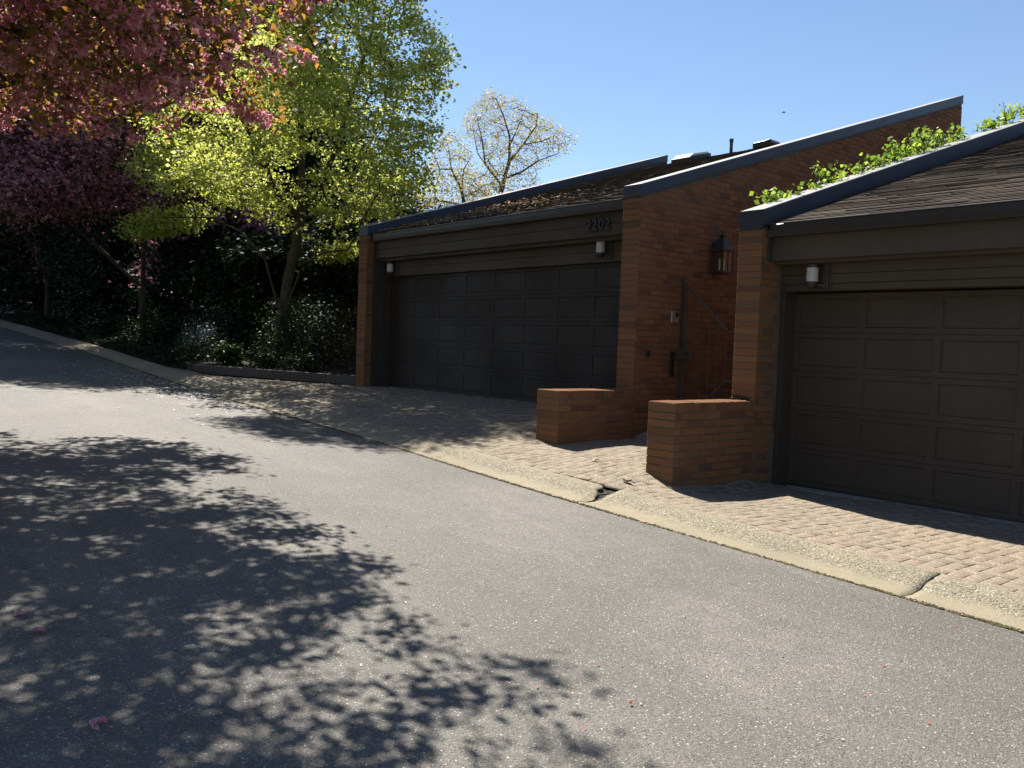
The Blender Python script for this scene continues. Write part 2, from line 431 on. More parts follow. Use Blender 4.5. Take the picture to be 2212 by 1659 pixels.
# kerb: rolled gutter and crest, cast in lengths with open joints
PROF = [(0.0, -.06), (0.0, .0), (.012, .006), (.10, .006), (.165, .010), (.215, .020), (.265, .035), (.315, .051), (.365, .063), (.42, .071), (.49, .0755), (.50, .0755), (.50, -.06)]
def build_kerb():
    joints = [(-40.0, 0), (-30.5, .004), (-25.5, .004), (-21.2, .004), (-17.3, .004), (-13.2, .004), (-10.5, .005), (-8.2, .006), (-5.18, .045), (-2.35, .010), (.6, .004), (3.6, .004), (6, 0)]
    V = []; F = []; UV = []
    rng = np.random.default_rng(9)
    for a, b in zip(joints[:-1], joints[1:]):
        x0, x1 = a[0], b[0]
        n = max(4, int((x1-x0)/.06)); base = len(V)
        ts = np.linspace(0, 1, n+1)
        for i, t in enumerate(ts):
            for k, (dy, dz) in enumerate(PROF):
                w0 = a[1]*(0.25+1.6*min(1, dy/.36)); w1 = b[1]*(0.25+.9*min(1, dy/.36))
                bend0 = .055*math.sin(dy*6.0)*(a[1] > .012); bend1 = .055*math.sin(dy*6.0)*(b[1] > .012)
                jag0 = (math.sin(dy*71)*.6+math.sin(dy*37)+math.sin(dy*157)*.4)*a[1]*.34; jag1 = (math.sin(dy*63)*.6+math.sin(dy*41+2)+math.sin(dy*141)*.4)*b[1]*.34
                xa = x0+w0/2+bend0+jag0; xb = x1-w1/2+bend1+jag1
                if abs(b[0]+5.18) < .01: xb -= .125*min(1, max(0, (dy-.2)/.2))*(1+.25*math.sin(dy*90)+.2*math.sin(dy*223))
                x = xa+(xb-xa)*t
                edge = min(t, 1-t)*(x1-x0)
                rnd = -.006*math.exp(-edge/.012) if 2 < k < 11 else 0
                z = float(zroad(x))+dz+rnd+(rng.normal(0, .0016) if 1 < k < 11 else 0)+.004*math.sin(x*2.1)
                y = KY0+dy+.004*math.sin(x*1.7+1)
                V.append((x, y, z)); UV.append((x, dy/.5))
        m = len(PROF)
        for i in range(n):
            for k in range(m-1):
                o = base+i*m+k; F.append((o, o+m, o+m+1, o+1))
        F.append(tuple(base+k for k in range(m))); F.append(tuple(base+n*m+k for k in range(m-1, -1, -1)))
    me = bpy.data.meshes.new("kerb"); me.from_pydata(V, [], F); me.materials.append(M['concrete'])
    uv = me.uv_layers.new(name="UVMap")
    for lp in me.loops: uv.data[lp.index].uv = UV[lp.vertex_index]
    me.update()
    o = put(me, "kerb"); o["kind"] = "structure"
    me.polygons.foreach_set("use_smooth", [len(p.vertices) == 4 for p in me.polygons])
    # rough broken fill in the open joints
    mb = MB(); r = random.Random(3)
    for xj, w, hi in ((-5.25, .115, .062), (-2.33, .03, .066)):
        for k in range(330):
            dy = r.uniform(.02, .5); h = np.interp(dy, [p[0] for p in PROF[1:12]], [p[1] for p in PROF[1:12]])
            x = xj+.055*math.sin(dy*6)+r.uniform(-1, 1)*w*min(1, .25+dy*1.8)+(.05-.12*max(0, dy-.2) if xj < -4 else 0); y = KY0+dy
            s = r.uniform(.006, .02); z = float(zroad(x))+h*hi/.08-.016-s*.5
            mb.box((x-s, y-s, z-.03), (x+s*r.uniform(.6, 1), y+s*r.uniform(.6, 1), z+s*r.uniform(.3, 1)))
    tag(mb.build("joint_rubble", M['rubble'], bevel=.003), kind="stuff")
build_kerb()

# mossy seam between asphalt and kerb
def build_moss():
    r = np.random.default_rng(12); n = 5200
    x = -22+26*r.random(n)**.8; y = KY0-.006+r.normal(0, .0065, n)
    s = r.uniform(.004, .013, n)
    z = zroad(x)+.001+r.uniform(0, .005, n)
    C = np.c_[x, y, z]
    off = np.array([[-1, -1, 0], [1, -1, 0], [1, 1, 0], [-1, 1, 0], [0, 0, .8]])
    V = (C[:, None, :]+off[None]*s[:, None, None]*(.6+.8*r.random((n, 5, 3)))).reshape(-1, 3)
    b = np.arange(n)[:, None]*5
    F = np.concatenate([b+np.array([[0, 1, 4]]), b+np.array([[1, 2, 4]]), b+np.array([[2, 3, 4]]), b+np.array([[3, 0, 4]])])
    tag(np_mesh("moss", V, F, M['moss']), kind="stuff")
    mb = MB()
    for a in np.arange(-34, 5.9, .5):
        p, q = a, a+.5
        mb.add([(p, KY0-.03, float(zroad(p))-.004), (q, KY0-.03, float(zroad(q))-.004), (q, KY0+.01, float(zroad(q))-.004), (p, KY0+.01, float(zroad(p))-.004)], [(0, 1, 2, 3)])
    tag(mb.build("road_seam", M['sand']), kind="structure")
build_moss()

# block paving in herringbone
def timber_line(x):  # back edge of the paving left of the garage
    return np.interp(x, [-16.9, -13.62], [6.22, 7.98])
def in_pave(x, y):
    if y < KY1-.002: return False
    if x < -16.9 or x > 4: return False
    if x < -13.55: return y < timber_line(x)-.03
    if x < -13.3: return y < 7.9
    if x < -7.3: return y < 8.38
    if x < -7.05: return y < 7.9
    if x < -5.38: return y < 12.2
    if x < -5.08: return y < 7.6
    return y < 8.13
def build_paving():
    r = random.Random(21); w = .1005; V = []; F = []
    ctr = []
    x0, y0 = -17.0, KY1+.0
    nx = int(21/w); ny = int(6.6/w)
    for j in range(-1, ny):
        for i in range(-1, nx):
            t = (i-j) % 4
            if t == 0: a = (i*w, j*w, 2*w, w)
            elif t == 3: a = (i*w, j*w, w, 2*w)
            else: continue
            px, py = x0+a[0], y0+a[1]
            if not in_pave(px+a[2]/2, py+a[3]/2): continue
            ctr.append((px, py, a[2], a[3]))
    ctr = np.array(ctr)
    cor = []
    for (sx, sy) in ((0, 0), (1, 0), (1, 1), (0, 1)):
        cor.append(zpave(ctr[:, 0]+sx*ctr[:, 2], ctr[:, 1]+sy*ctr[:, 3]))
    cor = np.array(cor).T
    for c, zz in zip(ctr, cor):
        g = .002; b = .0035; o = len(V); lift = r.gauss(0, .0010); tx = r.gauss(0, .0009); ty = r.gauss(0, .0009)
        yb = max(c[1], KY1+.006)
        if c[1]+c[3]-yb < .03: continue
        P = [(c[0]+g, yb+g), (c[0]+c[2]-g, yb+g), (c[0]+c[2]-g, c[1]+c[3]-g), (c[0]+g, c[1]+c[3]-g)]
        T = [(P[0][0]+b, P[0][1]+b), (P[1][0]-b, P[1][1]+b), (P[2][0]-b, P[2][1]-b), (P[3][0]+b, P[3][1]-b)]
        sg = ((-1, -1), (1, -1), (1, 1), (-1, 1))
        for k in range(4): V.append((P[k][0], P[k][1], zz[k]-.022))
        for k in range(4): V.append((P[k][0], P[k][1], zz[k]-.0028+lift+tx*sg[k][0]+ty*sg[k][1]))
        for k in range(4): V.append((T[k][0], T[k][1], zz[k]+lift+tx*sg[k][0]+ty*sg[k][1]))
        F.append((o+8, o+9, o+10, o+11))
        for k in range(4):
            k2 = (k+1) % 4
            F.append((o+4+k, o+4+k2, o+8+k2, o+8+k)); F.append((o+k, o+k2, o+4+k2, o+4+k))
    np_mesh("paving", np.array(V), np.array(F), M['paver'])["kind"] = "structure"
    # bedding sand below the joints, with cement aprons at the doors
    xs = np.arange(-17.2, 4.1, .12); ys = np.arange(KY1+.004, 12.3, .12)
    grid("joint_sand", xs, ys, lambda X, Y: np.where((X < -13.5) & (Y > timber_line(X)+.1), -2.0, np.where((X < -13.5) & (Y < timber_line(X)), zpave(X, Y)-.0085, zpave(X, Y)-.0085)), M['sand'])
build_paving()

# planting soil left of the garage
def zsoil(X, Y):
    z = zbed(X, Y)
    return z
sx_ = np.r_[np.arange(-60, -24, 1.5), np.arange(-24, -13.55, .3)]
sy_ = np.r_[np.arange(5.72, 9, .22), np.arange(9, 30, 1.0)]
def soilz(X, Y):
    z = zbed(X, Y)+.03*np.sin(X*3.1)*np.sin(Y*2.7)
    cut = (X > -17.05) & (Y < timber_line(X)+.05)
    return np.where(cut, -1.6, np.maximum(z, np.where(X > -17.1, -.74, -9)))
grid("soil", sx_, sy_, soilz, M['soil'], jitter=.012)

# ------------------------------------------------------------------ brickwork
def bricks(mb, O, U, N, L, z0, z1, top=None, blen=.205, course=.0725, off=0.0, seed=0, ext0=0.0, ext1=0.0, whole=False, soldier=False, mj=.011, zbot=None):
    """one brick skin: O start point (x,y), U horizontal unit, N outward unit (2-D); z0..z1; bricks stand proud of the mortar plane"""
    r = random.Random(seed); d = .007; ch = .0045
    U = Vector((U[0], U[1], 0)); N = Vector((N[0], N[1], 0)); O = Vector((O[0], O[1], 0)); Z = Vector((0, 0, 1))
    def one(a0, a1, b0, b1, b1r=None):
        if a1-a0 < .015 or b1-b0 < .012: return
        b1r = b1 if b1r is None else b1r
        dd = d+r.gauss(0, .0009)
        jx = [r.gauss(0, .0012) for _ in range(4)]
        e = [(a0+jx[0], b0+jx[1]), (a1+jx[2], b0-jx[1]), (a1-jx[3], b1r+jx[0]), (a0, b1+jx[3])]
        t = [(a0+ch, b0+ch), (a1-ch, b0+ch), (a1-ch, b1r-ch), (a0+ch, b1-ch)]
        vs = [O+U*p[0]+Z*p[1]-N*.004 for p in e]+[O+U*p[0]+Z*p[1]+N*(dd-.003) for p in e]+[O+U*p[0]+Z*p[1]+N*dd for p in t]
        fs = [(8, 9, 10, 11)]
        for k in range(4):
            k2 = (k+1) % 4
            fs += [(4+k, 4+k2, 8+k2, 8+k), (k, k2, 4+k2, 4+k)]
        mb.add(vs, fs, 0)
    zt = z1; row = 0
    if soldier:                                   # row of upright bricks along the top
        n = max(1, round(L/.0715)); w = L/n
        if whole: one(-ext0, L+ext1, z1-.088+mj/2, z1)
        else:
            for k in range(n): one(k*w+(mj/2 if k else -ext0), (k+1)*w-(mj/2 if k < n-1 else -ext1), z1-.088+mj/2, z1)
        zt = z1-.088
    b = zt
    while b > z0+.01:
        a = b-course; row += 1
        lo = max(a, z0)
        if whole:
            one(-ext0, L+ext1, lo+mj/2, b-mj/2)
        else:
            x = -((off+(row % 2)*.5) % 1.0)*blen+r.gauss(0, .004)
            while x < L:
                p, q = max(x, 0), min(x+blen, L)
                if q-p > .02:
                    e0 = -ext0 if p <= 0 else p+mj/2
                    e1 = L+ext1 if q >= L else q-mj/2
                    if top is None: one(e0, e1, lo+mj/2, b-mj/2)
                    else:
                        tl, tr = top(e0), top(e1)
                        if min(tl, tr) > lo+.02:
                            one(e0, e1, lo+mj/2, min(b-mj/2, tl), min(b-mj/2, tr))
                x += blen
        b = a

# ------------------------------------------------------------------ left garage (2202) and right garage
SL = .325
def coping(parent, x0, x1, y0, y1, ztop, h, slope, joints, name="coping", label=None):
    mb = MB(); ys = [y0]+list(joints)+[y1]
    for i in range(len(ys)-1):
        a = ys[i]+(.003 if i else 0); b = ys[i+1]-(.003 if i < len(ys)-2 else 0)
        za, zb = ztop+slope*(a-y0), ztop+slope*(b-y0)
        k = .010
        vs = [(x0, a, za-h), (x1, a, za-h), (x1, a, za-k), (x1-k, a, za), (x0+k, a, za), (x0, a, za-k)]
        vs += [(x0, b, zb-h), (x1, b, zb-h), (x1, b, zb-k), (x1-k, b, zb), (x0+k, b, zb), (x0, b, zb-k)]
        fs = [(5, 4, 3, 2, 1, 0), (6, 7, 8, 9, 10, 11)]+[(j, (j+1) % 6, (j+1) % 6+6, j+6) for j in range(6)]
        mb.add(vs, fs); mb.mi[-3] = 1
    # folded drip edge along front and sides
    e = .009
    mb.bar((x0-e, y0-e, ztop-h), (x1+e, y0-e, ztop-h), .012, .010)
    for x in (x0-e, x1+e): mb.bar((x, y0-e, ztop-h), (x, y1, ztop-h+slope*(y1-y0)), .010, .012)
    # small seam cover where the lengths meet
    for j in joints:
        z = ztop+slope*(j-y0)
        mb.box((x0-.002, j-.004, z-h), (x1+.002, j+.004, z-.002))
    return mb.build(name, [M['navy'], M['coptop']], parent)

def roof_shakes(parent, x0, x1, y0, y1, z0, slope, expo, seed, wmin=.10, wmax=.24, jit=.004):
    r = random.Random(seed); mb = MB()
    L = math.hypot(1, slope); dy = expo/L
    n = int((y1-y0)/dy)
    nrm = Vector((0, -slope, 1)).normalized(); up = Vector((0, 1, slope)).normalized()
    mb.add([(x0, y0, z0-.05), (x1, y0, z0-.05), (x1, y1, z0-.05+slope*(y1-y0)), (x0, y1, z0-.05+slope*(y1-y0)), (x0, y0, z0-.12), (x1, y0, z0-.12), (x1, y1, z0-.12+slope*(y1-y0)), (x0, y1, z0-.12+slope*(y1-y0))],
           [(0, 1, 2, 3), (7, 6, 5, 4), (0, 4, 5, 1), (1, 5, 6, 2), (2, 6, 7, 3), (3, 7, 4, 0)])
    for i in range(n+1):
        yb = y0+i*dy; x = x0-r.uniform(0, wmax)
        while x < x1:
            w = r.uniform(wmin, wmax); a, b = max(x, x0), min(x+w-.006, x1)
            if b-a > .02:
                y = yb+r.gauss(0, jit); th = r.uniform(.016, .026); ln = min(expo*1.9, (y1-y)*L)
                if ln > .03:
                    base = Vector((0, y, z0+slope*(y-y0)))
                    lift = r.uniform(.017, .023)
                    p0 = base+nrm*(lift-th); p1 = base+nrm*lift; q0 = base+up*ln-nrm*.004; q1 = base+up*ln+nrm*.004
                    vs = [p0+Vector((a, 0, 0)), p0+Vector((b, 0, 0)), p1+Vector((b, 0, r.gauss(0, .0015))), p1+Vector((a, 0, r.gauss(0, .0015))),
                          q0+Vector((a, 0, 0)), q0+Vector((b, 0, 0)), q1+Vector((b, 0, 0)), q1+Vector((a, 0, 0))]
                    mb.add(vs, [(0, 1, 2, 3), (3, 2, 6, 7), (1, 5, 6, 2), (0, 3, 7, 4)])
            x += w
    return mb.build("roof", M['shingle'], parent)

def garage_door(parent, x0, x1, y, zb, rows, rowh, px0, pitch, pw, ph, mat='door', dep=.010):
    """sectional door: rows of framed panels with a moulded recess"""
    mb = MB(); zt = zb+rows*rowh; mo = .016
    for rI in range(rows):
        a = zb+rI*rowh+.002; b = zb+(rI+1)*rowh-.002
        pz0 = a+(rowh-ph)/2; pz1 = pz0+ph
        xs = [x0]; n = 0
        while px0+n*pitch+pw < x1-.02: n += 1
        # rails above and below the panels
        def quad(xa, xb, za, zc, yy=y): mb.add([(xa, yy, za), (xb, yy, za), (xb, yy, zc), (xa, yy, zc)], [(0, 1, 2, 3)])
        quad(x0, x1, a, pz0); quad(x0, x1, pz1, b)
        prev = x0
        for k in range(n):
            pa = px0+k*pitch; pb = pa+pw
            quad(prev, pa, pz0, pz1)
            o = [(pa, y, pz0), (pb, y, pz0), (pb, y, pz1), (pa, y, pz1)]
            i1 = [(pa+mo*.4, y+dep, pz0+mo*.4), (pb-mo*.4, y+dep, pz0+mo*.4), (pb-mo*.4, y+dep, pz1-mo*.4), (pa+mo*.4, y+dep, pz1-mo*.4)]
            i2 = [(pa+mo*1.6, y+dep*.75, pz0+mo*1.6), (pb-mo*1.6, y+dep*.75, pz0+mo*1.6), (pb-mo*1.6, y+dep*.75, pz1-mo*1.6), (pa+mo*1.6, y+dep*.75, pz1-mo*1.6)]
            fs = []
            for q in range(4):
                q2 = (q+1) % 4; fs += [(q, q2, 4+q2, 4+q), (4+q, 4+q2, 8+q2, 8+q)]
            fs.append((8, 9, 10, 11)); mb.add(o+i1+i2, fs)
            prev = pb
        quad(prev, x1, pz0, pz1)
        mb.add([(x0, y, b), (x1, y, b), (x1, y+.03, b), (x0, y+.03, b)], [(0, 1, 2, 3)])
        mb.add([(x0, y, a), (x1, y, a), (x1, y+.03, a), (x0, y+.03, a)], [(3, 2, 1, 0)])
    mb.add([(x0, y+.028, zb), (x1, y+.028, zb), (x1, y+.028, zt), (x0, y+.028, zt)], [(0, 1, 2, 3)])
    d = mb.build("garage_door", M[mat], parent)
    ms = MB(); ms.box((x0, y-.012, zb-.03), (x1, y+.03, zb+.012))
    ms.build("bottom_seal", M['black'], d)
    return d

def digits(parent, text, x0, y, z0, h, adv):
    hn = bpy.data.objects.new("house_number", None); COL.objects.link(hn); hn.parent = parent
    hn.location = Vector((x0, y, z0))-parent.location
    for k, ch in enumerate(text):
        cu = bpy.data.curves.new("digit", 'FONT'); cu.body = ch; cu.size = h/.70; cu.extrude = .009; cu.bevel_depth = .0015; cu.offset = .0055
        tmp = bpy.data.objects.new("tmp", cu); COL.objects.link(tmp)
        dg = bpy.context.evaluated_depsgraph_get()
        me = bpy.data.meshes.new_from_object(tmp.evaluated_get(dg)); bpy.data.objects.remove(tmp)
        me.name = "digit"; me.materials.clear(); me.materials.append(M['black'])
        me.transform(Matrix.Diagonal((.92, 1, 1, 1)))
        me.transform(Matrix.Rotation(math.pi/2, 4, 'X'))
        o = bpy.data.objects.new("digit", me); COL.objects.link(o); o.parent = hn
        o.location = (k*adv, -.012, 0)

# --- left garage
LX0, LX1 = -13.64, -13.37      # left wall
LX2, LX3 = -7.283, -7.019      # right wall
LY, LYB = 7.934, 16.75
gl = thing("brick_garage", "brick garage numbered 2202 with wide brown panelled door and sloping shake roof", "garage", (-10.3, 8.4, -.83))
LZC, LH = 2.004, .148
def ltop(y): return LZC-LH+.333*(y-LY)
mb = MB()
# cores
for (a, b, yb, sl) in ((LX0, LX1, 16.0, SL), (LX2, LX3, LYB, .333)):
    mb.prism([(LY, -1.6), (yb, -1.6), (yb, LZC-LH+sl*(yb-LY)+.02), (LY, LZC-LH+.02)], 0, a, b, 1)
mb.box((LX1, 16.0, -1.6), (LX2, 16.2, 4.3), 1)
bricks(mb, (LX0, LY), (1, 0), (0, -1), LX1-LX0, -1.15, LZC-LH, whole=True, ext0=.007, ext1=.007, seed=1)
bricks(mb, (LX1, LY), (0, 1), (1, 0), .46, -1.1, LZC-LH, blen=.2, seed=2, off=.25)
bricks(mb, (LX0, LY), (0, 1), (-1, 0), 8.0, -1.1, 4.6, top=lambda s: LZC-LH+SL*s, seed=3)
bricks(mb, (LX2, LY), (1, 0), (0, -1), LX3-LX2, -1.3, LZC-LH, whole=True, ext0=.007, ext1=.007, seed=4)
bricks(mb, (LX3, LY), (0, 1), (1, 0), LYB-LY, -1.3, 4.95, top=lambda s: LZC-LH+.333*s, seed=5, off=.3, ext1=.007)
mb.build("wall", [M['brick'], M['mortar']], gl)
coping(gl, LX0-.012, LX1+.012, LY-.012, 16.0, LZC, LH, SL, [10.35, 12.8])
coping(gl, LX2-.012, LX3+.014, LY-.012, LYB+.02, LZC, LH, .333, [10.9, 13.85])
rl = roof_shakes(gl, LX1+.012, LX2-.012, 8.0, 16.15, 1.86, .317, .115, 5)
# roof fittings
mb = MB(); p = at_y(1483, 345, 15.8)
mb.prism([(15.35, 4.19), (16.1, 4.42), (16.1, 4.52), (15.35, 4.32)], 0, -12.72, -12.18)
sk = mb.build("skylight", M['gutter'], rl, bevel=.01)
mb = MB(); mb.prism([(15.37, 4.325), (16.08, 4.515), (16.0, 4.55), (15.5, 4.42)], 0, -12.70, -12.20); mb.build("dome", M['skylight'], sk, bevel=.012)
mb = MB(); q = at_y(1579, 331, 15.9); mb.lathe((q[0], 15.9, 4.30), [(.036, 0), (.036, .33), (.045, .33), (.045, .39), (.034, .39)], 12)
mb.build("vent_pipe", M['copper'], rl)
mb = MB(); q0 = at_y(1634, 318, 15.9); q1 = at_y(1677, 306, 15.9)
mb.prism([(q0[0], 4.36), (q1[0], 4.36), (q1[0]+.02, 4.42), (q1[0]-.07, 4.505), (q1[0]-.2, 4.485), (q0[0]+.02, 4.475), (q0[0], 4.46)], 1, 15.75, 16.1)
mb.build("roof_vent", M['gutter'], rl, bevel=.01)
# gutter, fascia, lintel
mb = MB()
mb.prism([(8.09, 1.752), (7.995, 1.752), (7.985, 1.80), (7.985, 1.855), (7.992, 1.862), (8.0, 1.855), (8.0, 1.80), (8.09, 1.80)], 0, LX1+.02, LX2-.008)
gg = mb.build("gutter", M['gutter'], gl)
mb = MB(); mb.bar((LX1+.6, 7.990, 1.868), (LX2-.03, 7.990, 1.868), .022, .006); mb.build("drip_edge", M['drip'], gg)
mb = MB()
zz = [1.448, 1.60, 1.752]
for a, b in zip(zz[:-1], zz[1:]): mb.box((LX1+.02, 8.09, a+.002), (LX2-.004, 8.17, b-.001))
mb.box((LX1+.02, 8.17, 1.40), (LX2-.004, 8.42, 1.80))
mb.build("fascia_board", M['fascia'], gl, bevel=.004)
mb = MB()
for a, b in ((1.145, 1.29), (1.29, 1.452)): mb.box((LX1+.01, 8.335, a+.001), (LX2-.004, 8.40, b-.001))
mb.build("lintel_board", M['fascia'], gl, bevel=.003)
mb = MB()
mb.box((LX1+.004, 8.22, -.9), (LX1+.05, 8.47, 1.45)); mb.box((LX1+.004, 8.06, -.9), (LX1+.03, 8.222, 1.85))
mb.build("door_jamb", M['trim'], gl, bevel=.003)
mb = MB(); mb.box((LX2-.22, 8.30, -.95), (LX2-.003, 8.47, 1.145)); mb.build("door_jamb", M['trim'], gl, bevel=.003)
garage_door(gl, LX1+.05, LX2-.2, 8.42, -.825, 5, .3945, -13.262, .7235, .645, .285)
digits(gl, "2202", -8.075, 8.088, 1.528, .150, .1135)

# --- right garage
RX0, RX1 = -5.363, -5.095
RY, RYB = 7.641, 17.5
RZC, RH = 1.477, .192
gr = thing("brick_garage", "brick garage nearest the viewer with brown panelled door and ivy on its roof edge", "garage", (-2.2, 8.2, -1.39))
mb = MB()
mb.prism([(RY, -1.9), (RYB, -1.9), (RYB, RZC-RH+SL*(RYB-RY)+.02), (RY, RZC-RH+.02)], 0, RX0, RX1, 1)
mb.prism([(RY, -1.9), (RYB, -1.9), (RYB, RZC-RH+SL*(RYB-RY)+.02), (RY, RZC-RH+.02)], 0, 1.3, 1.57, 1)
mb.box((RX1, RYB-.25, -1.9), (1.3, RYB-.002, 4.0), 1)
bricks(mb, (RX0, RY), (1, 0), (0, -1), RX1-RX0, -1.6, RZC-RH, whole=True, ext0=.007, ext1=.007, seed=11)
bricks(mb, (RX1, RY), (0, 1), (1, 0), .33, -1.6, RZC-RH, blen=.205, seed=12, off=.15)
bricks(mb, (RX0, RY), (0, 1), (-1, 0), RYB-RY, -1.3, 4.5, top=lambda s: RZC-RH+SL*s, seed=13)
bricks(mb, (1.3, RY), (1, 0), (0, -1), .27, -1.7, RZC-RH, whole=True, ext0=.007, ext1=.007, seed=14)
mb.build("wall", [M['brick'], M['mortar']], gr)
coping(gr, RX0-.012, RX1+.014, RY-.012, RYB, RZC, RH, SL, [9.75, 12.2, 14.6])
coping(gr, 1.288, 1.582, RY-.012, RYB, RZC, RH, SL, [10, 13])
roof_shakes(gr, RX1+.012, 1.288, 7.7, 17.4, 1.318, .318, .098, 6, .25, .9, .0016)
mb = MB()
mb.prism([(7.786, 1.21), (7.695, 1.21), (7.685, 1.26), (7.685, 1.318), (7.692, 1.325), (7.70, 1.318), (7.70, 1.26), (7.786, 1.26)], 0, RX1+.06, 1.29)
gg = mb.build("gutter", M['gutter'], gr)
mb = MB(); mb.bar((RX1+.20, 7.690, 1.331), (1.28, 7.690, 1.331), .022, .006); mb.build("drip_edge", M['drip'], gg)
mb = MB()
for a, b in ((.962, 1.21),): mb.box((RX1+.03, 7.786, a), (1.298, 7.86, b))
mb.box((RX1+.03, 7.86, .93), (1.298, 8.2, 1.26))
mb.build("fascia_board", M['fascia_r'], gr, bevel=.004)
mb = MB()
for a, b in ((.735, .83), (.83, .965)): mb.box((RX1+.004, 8.02, a+.0015), (1.298, 8.10, b-.0015))
mb.box((RX1+.03, 8.04, .665), (1.298, 8.11, .735))
mb.build("lintel_board", M['fascia_r'], gr, bevel=.004)
mb = MB()
mb.box((RX1+.003, 8.03, -1.45), (RX1+.052, 8.28, .735)); mb.box((RX1+.05, 8.112, .667), (1.2, 8.28, .72))
mb.build("door_jamb", M['trim'], gr, bevel=.003)
mb = MB(); mb.box((RX1+.003, 7.73, .955), (RX1+.03, 7.99, 1.275)); mb.build("corner_board", M['trim'], gr, bevel=.003)
mb = MB(); mb.box((1.2, 8.06, -1.45), (1.298, 8.28, .735)); mb.build("door_jamb", M['trim'], gr, bevel=.003)
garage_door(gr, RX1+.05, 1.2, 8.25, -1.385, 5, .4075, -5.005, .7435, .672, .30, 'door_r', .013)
mb = MB(); mb.prism([(8.13, -1.6), (8.24, -1.6), (8.24, -1.388), (8.13, -1.398)], 0, RX1+.01, 1.29)
mb.build("threshold", mat_simple("threshold_concrete", [(.3, (.2, .185, .16)), (.7, (.3, .28, .24))], 12), gr)

# --- low walls in front of the piers
def low_wall(x0, x1, y0, y1, zt, zb, label, seed):
    t = thing("low_wall", label, "wall", ((x0+x1)/2, (y0+y1)/2, zb), "low brick walls beside the walkway")
    mb = MB(); mb.box((x0, y0, zb), (x1, y1, zt), 1)
    bricks(mb, (x0, y0), (1, 0), (0, -1), x1-x0, zb, zt, whole=True, ext0=.007, ext1=.007, seed=seed, soldier=True)
    bricks(mb, (x1, y0), (0, 1), (1, 0), y1-y0, zb, zt, blen=.206, seed=seed+1, soldier=True, off=.1)
    bricks(mb, (x0, y0), (0, 1), (-1, 0), y1-y0, zb, zt, blen=.206, seed=seed+2, soldier=True, off=.1)
    mb.build("brickwork", [M['brick'], M['mortar']], t)
    mc = MB(); r = random.Random(seed); n = round((y1-y0)/.0715); w = (y1-y0)/n
    for k in range(n):
        a = y0+k*w+(.003 if k else -.008); b = y0+(k+1)*w-.003; zz = zt+.006+r.gauss(0, .0012)
        c = .006
        vs = [(x0-.007, a, zt-.003), (x1+.007, a, zt-.003), (x1+.007, b, zt-.003), (x0-.007, b, zt-.003), (x0-.007+c, a+c*.6, zz), (x1+.007-c, a+c*.6, zz), (x1+.007-c, b-c*.6, zz), (x0-.007+c, b-c*.6, zz)]
        mc.add(vs, [(4, 5, 6, 7), (0, 1, 5, 4), (1, 2, 6, 5), (2, 3, 7, 6), (3, 0, 4, 7)])
    mc.build("cap", M['brick_cap'], t)
    return t
low_wall(-7.372, LX3, 6.70, LY-.001, -.503, -1.5, "low brick wall ending the driveway of garage 2202", 31)
low_wall(-5.406, RX1, 6.366, RY-.001, -.492, -1.7, "low brick wall before the nearest garage, mossy where it meets the pier", 41)

# --- timber edging of the bed
te = thing("bed_edging", "dark timber edging around the planting bed left of garage 2202", "edging", (-15.3, 7.1, -.8))
mb = MB()
def timber(a, b, za, zb):
    mb.bar((a[0], a[1], za), (b[0], b[1], zb), .09, .17)
timber((-13.63, 7.98), (-16.98, 6.20), -.745, -.69)
timber((-16.95, 6.17), (-20.2, 6.02), -.68, -.50)
mb.build("timber", M['timber'], te, bevel=.008)

# ------------------------------------------------------------------ gate, lamps, small fittings
def gate():
    y = 8.75; t = thing("iron_gate", "iron walkway gate with dipped top rail between the two garages", "gate", (-6.2, y, -1.05))
    xl, xr, cx = -6.90, -5.47, -6.205; h = .055
    zt, zc, zb, zcb = .86, .262, -1.0, -.345
    mb = MB()
    mb.bar((xl, y, zb), (xl, y, zt), .035); mb.bar((xr, y, zb), (xr, y, zt), .035)
    mb.bar((xl, y, zt-.02), (cx-h, y, zc), .03, .02, up=(0, 1, 0)); mb.bar((cx+h, y, zc), (xr, y, zt-.02), .03, .02, up=(0, 1, 0)); mb.bar((cx-h-.01, y, zc), (cx+h+.01, y, zc), .02, .02)
    mb.bar((xl, y, zb+.02), (cx-h, y, zcb), .02, .02, up=(0, 1, 0)); mb.bar((cx+h, y, zcb), (xr, y, zb+.02), .02, .02, up=(0, 1, 0)); mb.bar((cx-h-.01, y, zcb), (cx+h+.01, y, zcb), .02, .02)
    mb.bar((xl, y, zb), (xr, y, zb), .03)
    mb.build("frame", M['iron'], t)
    n = 5
    for s in (-1, 1):
        for k in range(n):
            f = k/n
            x = cx+s*(h+f*(abs(xl-cx)-h)) if s < 0 else cx+h+f*(xr-cx-h)
            a = zc+f*(zt-zc); b = zcb+f*(zb-zcb)
            m2 = MB(); m2.bar((x, y, b), (x, y, a-.005), .013); m2.build("bar", M['iron'], t)
    m2 = MB(); m2.bar((-6.985, y+.06, -1.1), (-6.985, y+.06, .86), .04); m2.bar((-6.985, y+.06, .84), (-6.985, y+.06, .93), .075); m2.build("post", M['iron'], t)
    m2 = MB(); m2.bar((-5.40, y+.06, -1.1), (-5.40, y+.06, .86), .055); m2.build("post", M['iron'], t)
    m2 = MB(); m2.box((-6.99, y-.035, -.10), (-6.76, y+.045, .035)); lk = m2.build("lock_box", M['iron'], t, bevel=.006)
    m3 = MB(); m3.lathe((-6.83, y-.04, -.05), [(.02, 0), (.028, .012), (.028, .03), (.018, .04)], 14); m3.build("knob", M['black'], lk)
gate()

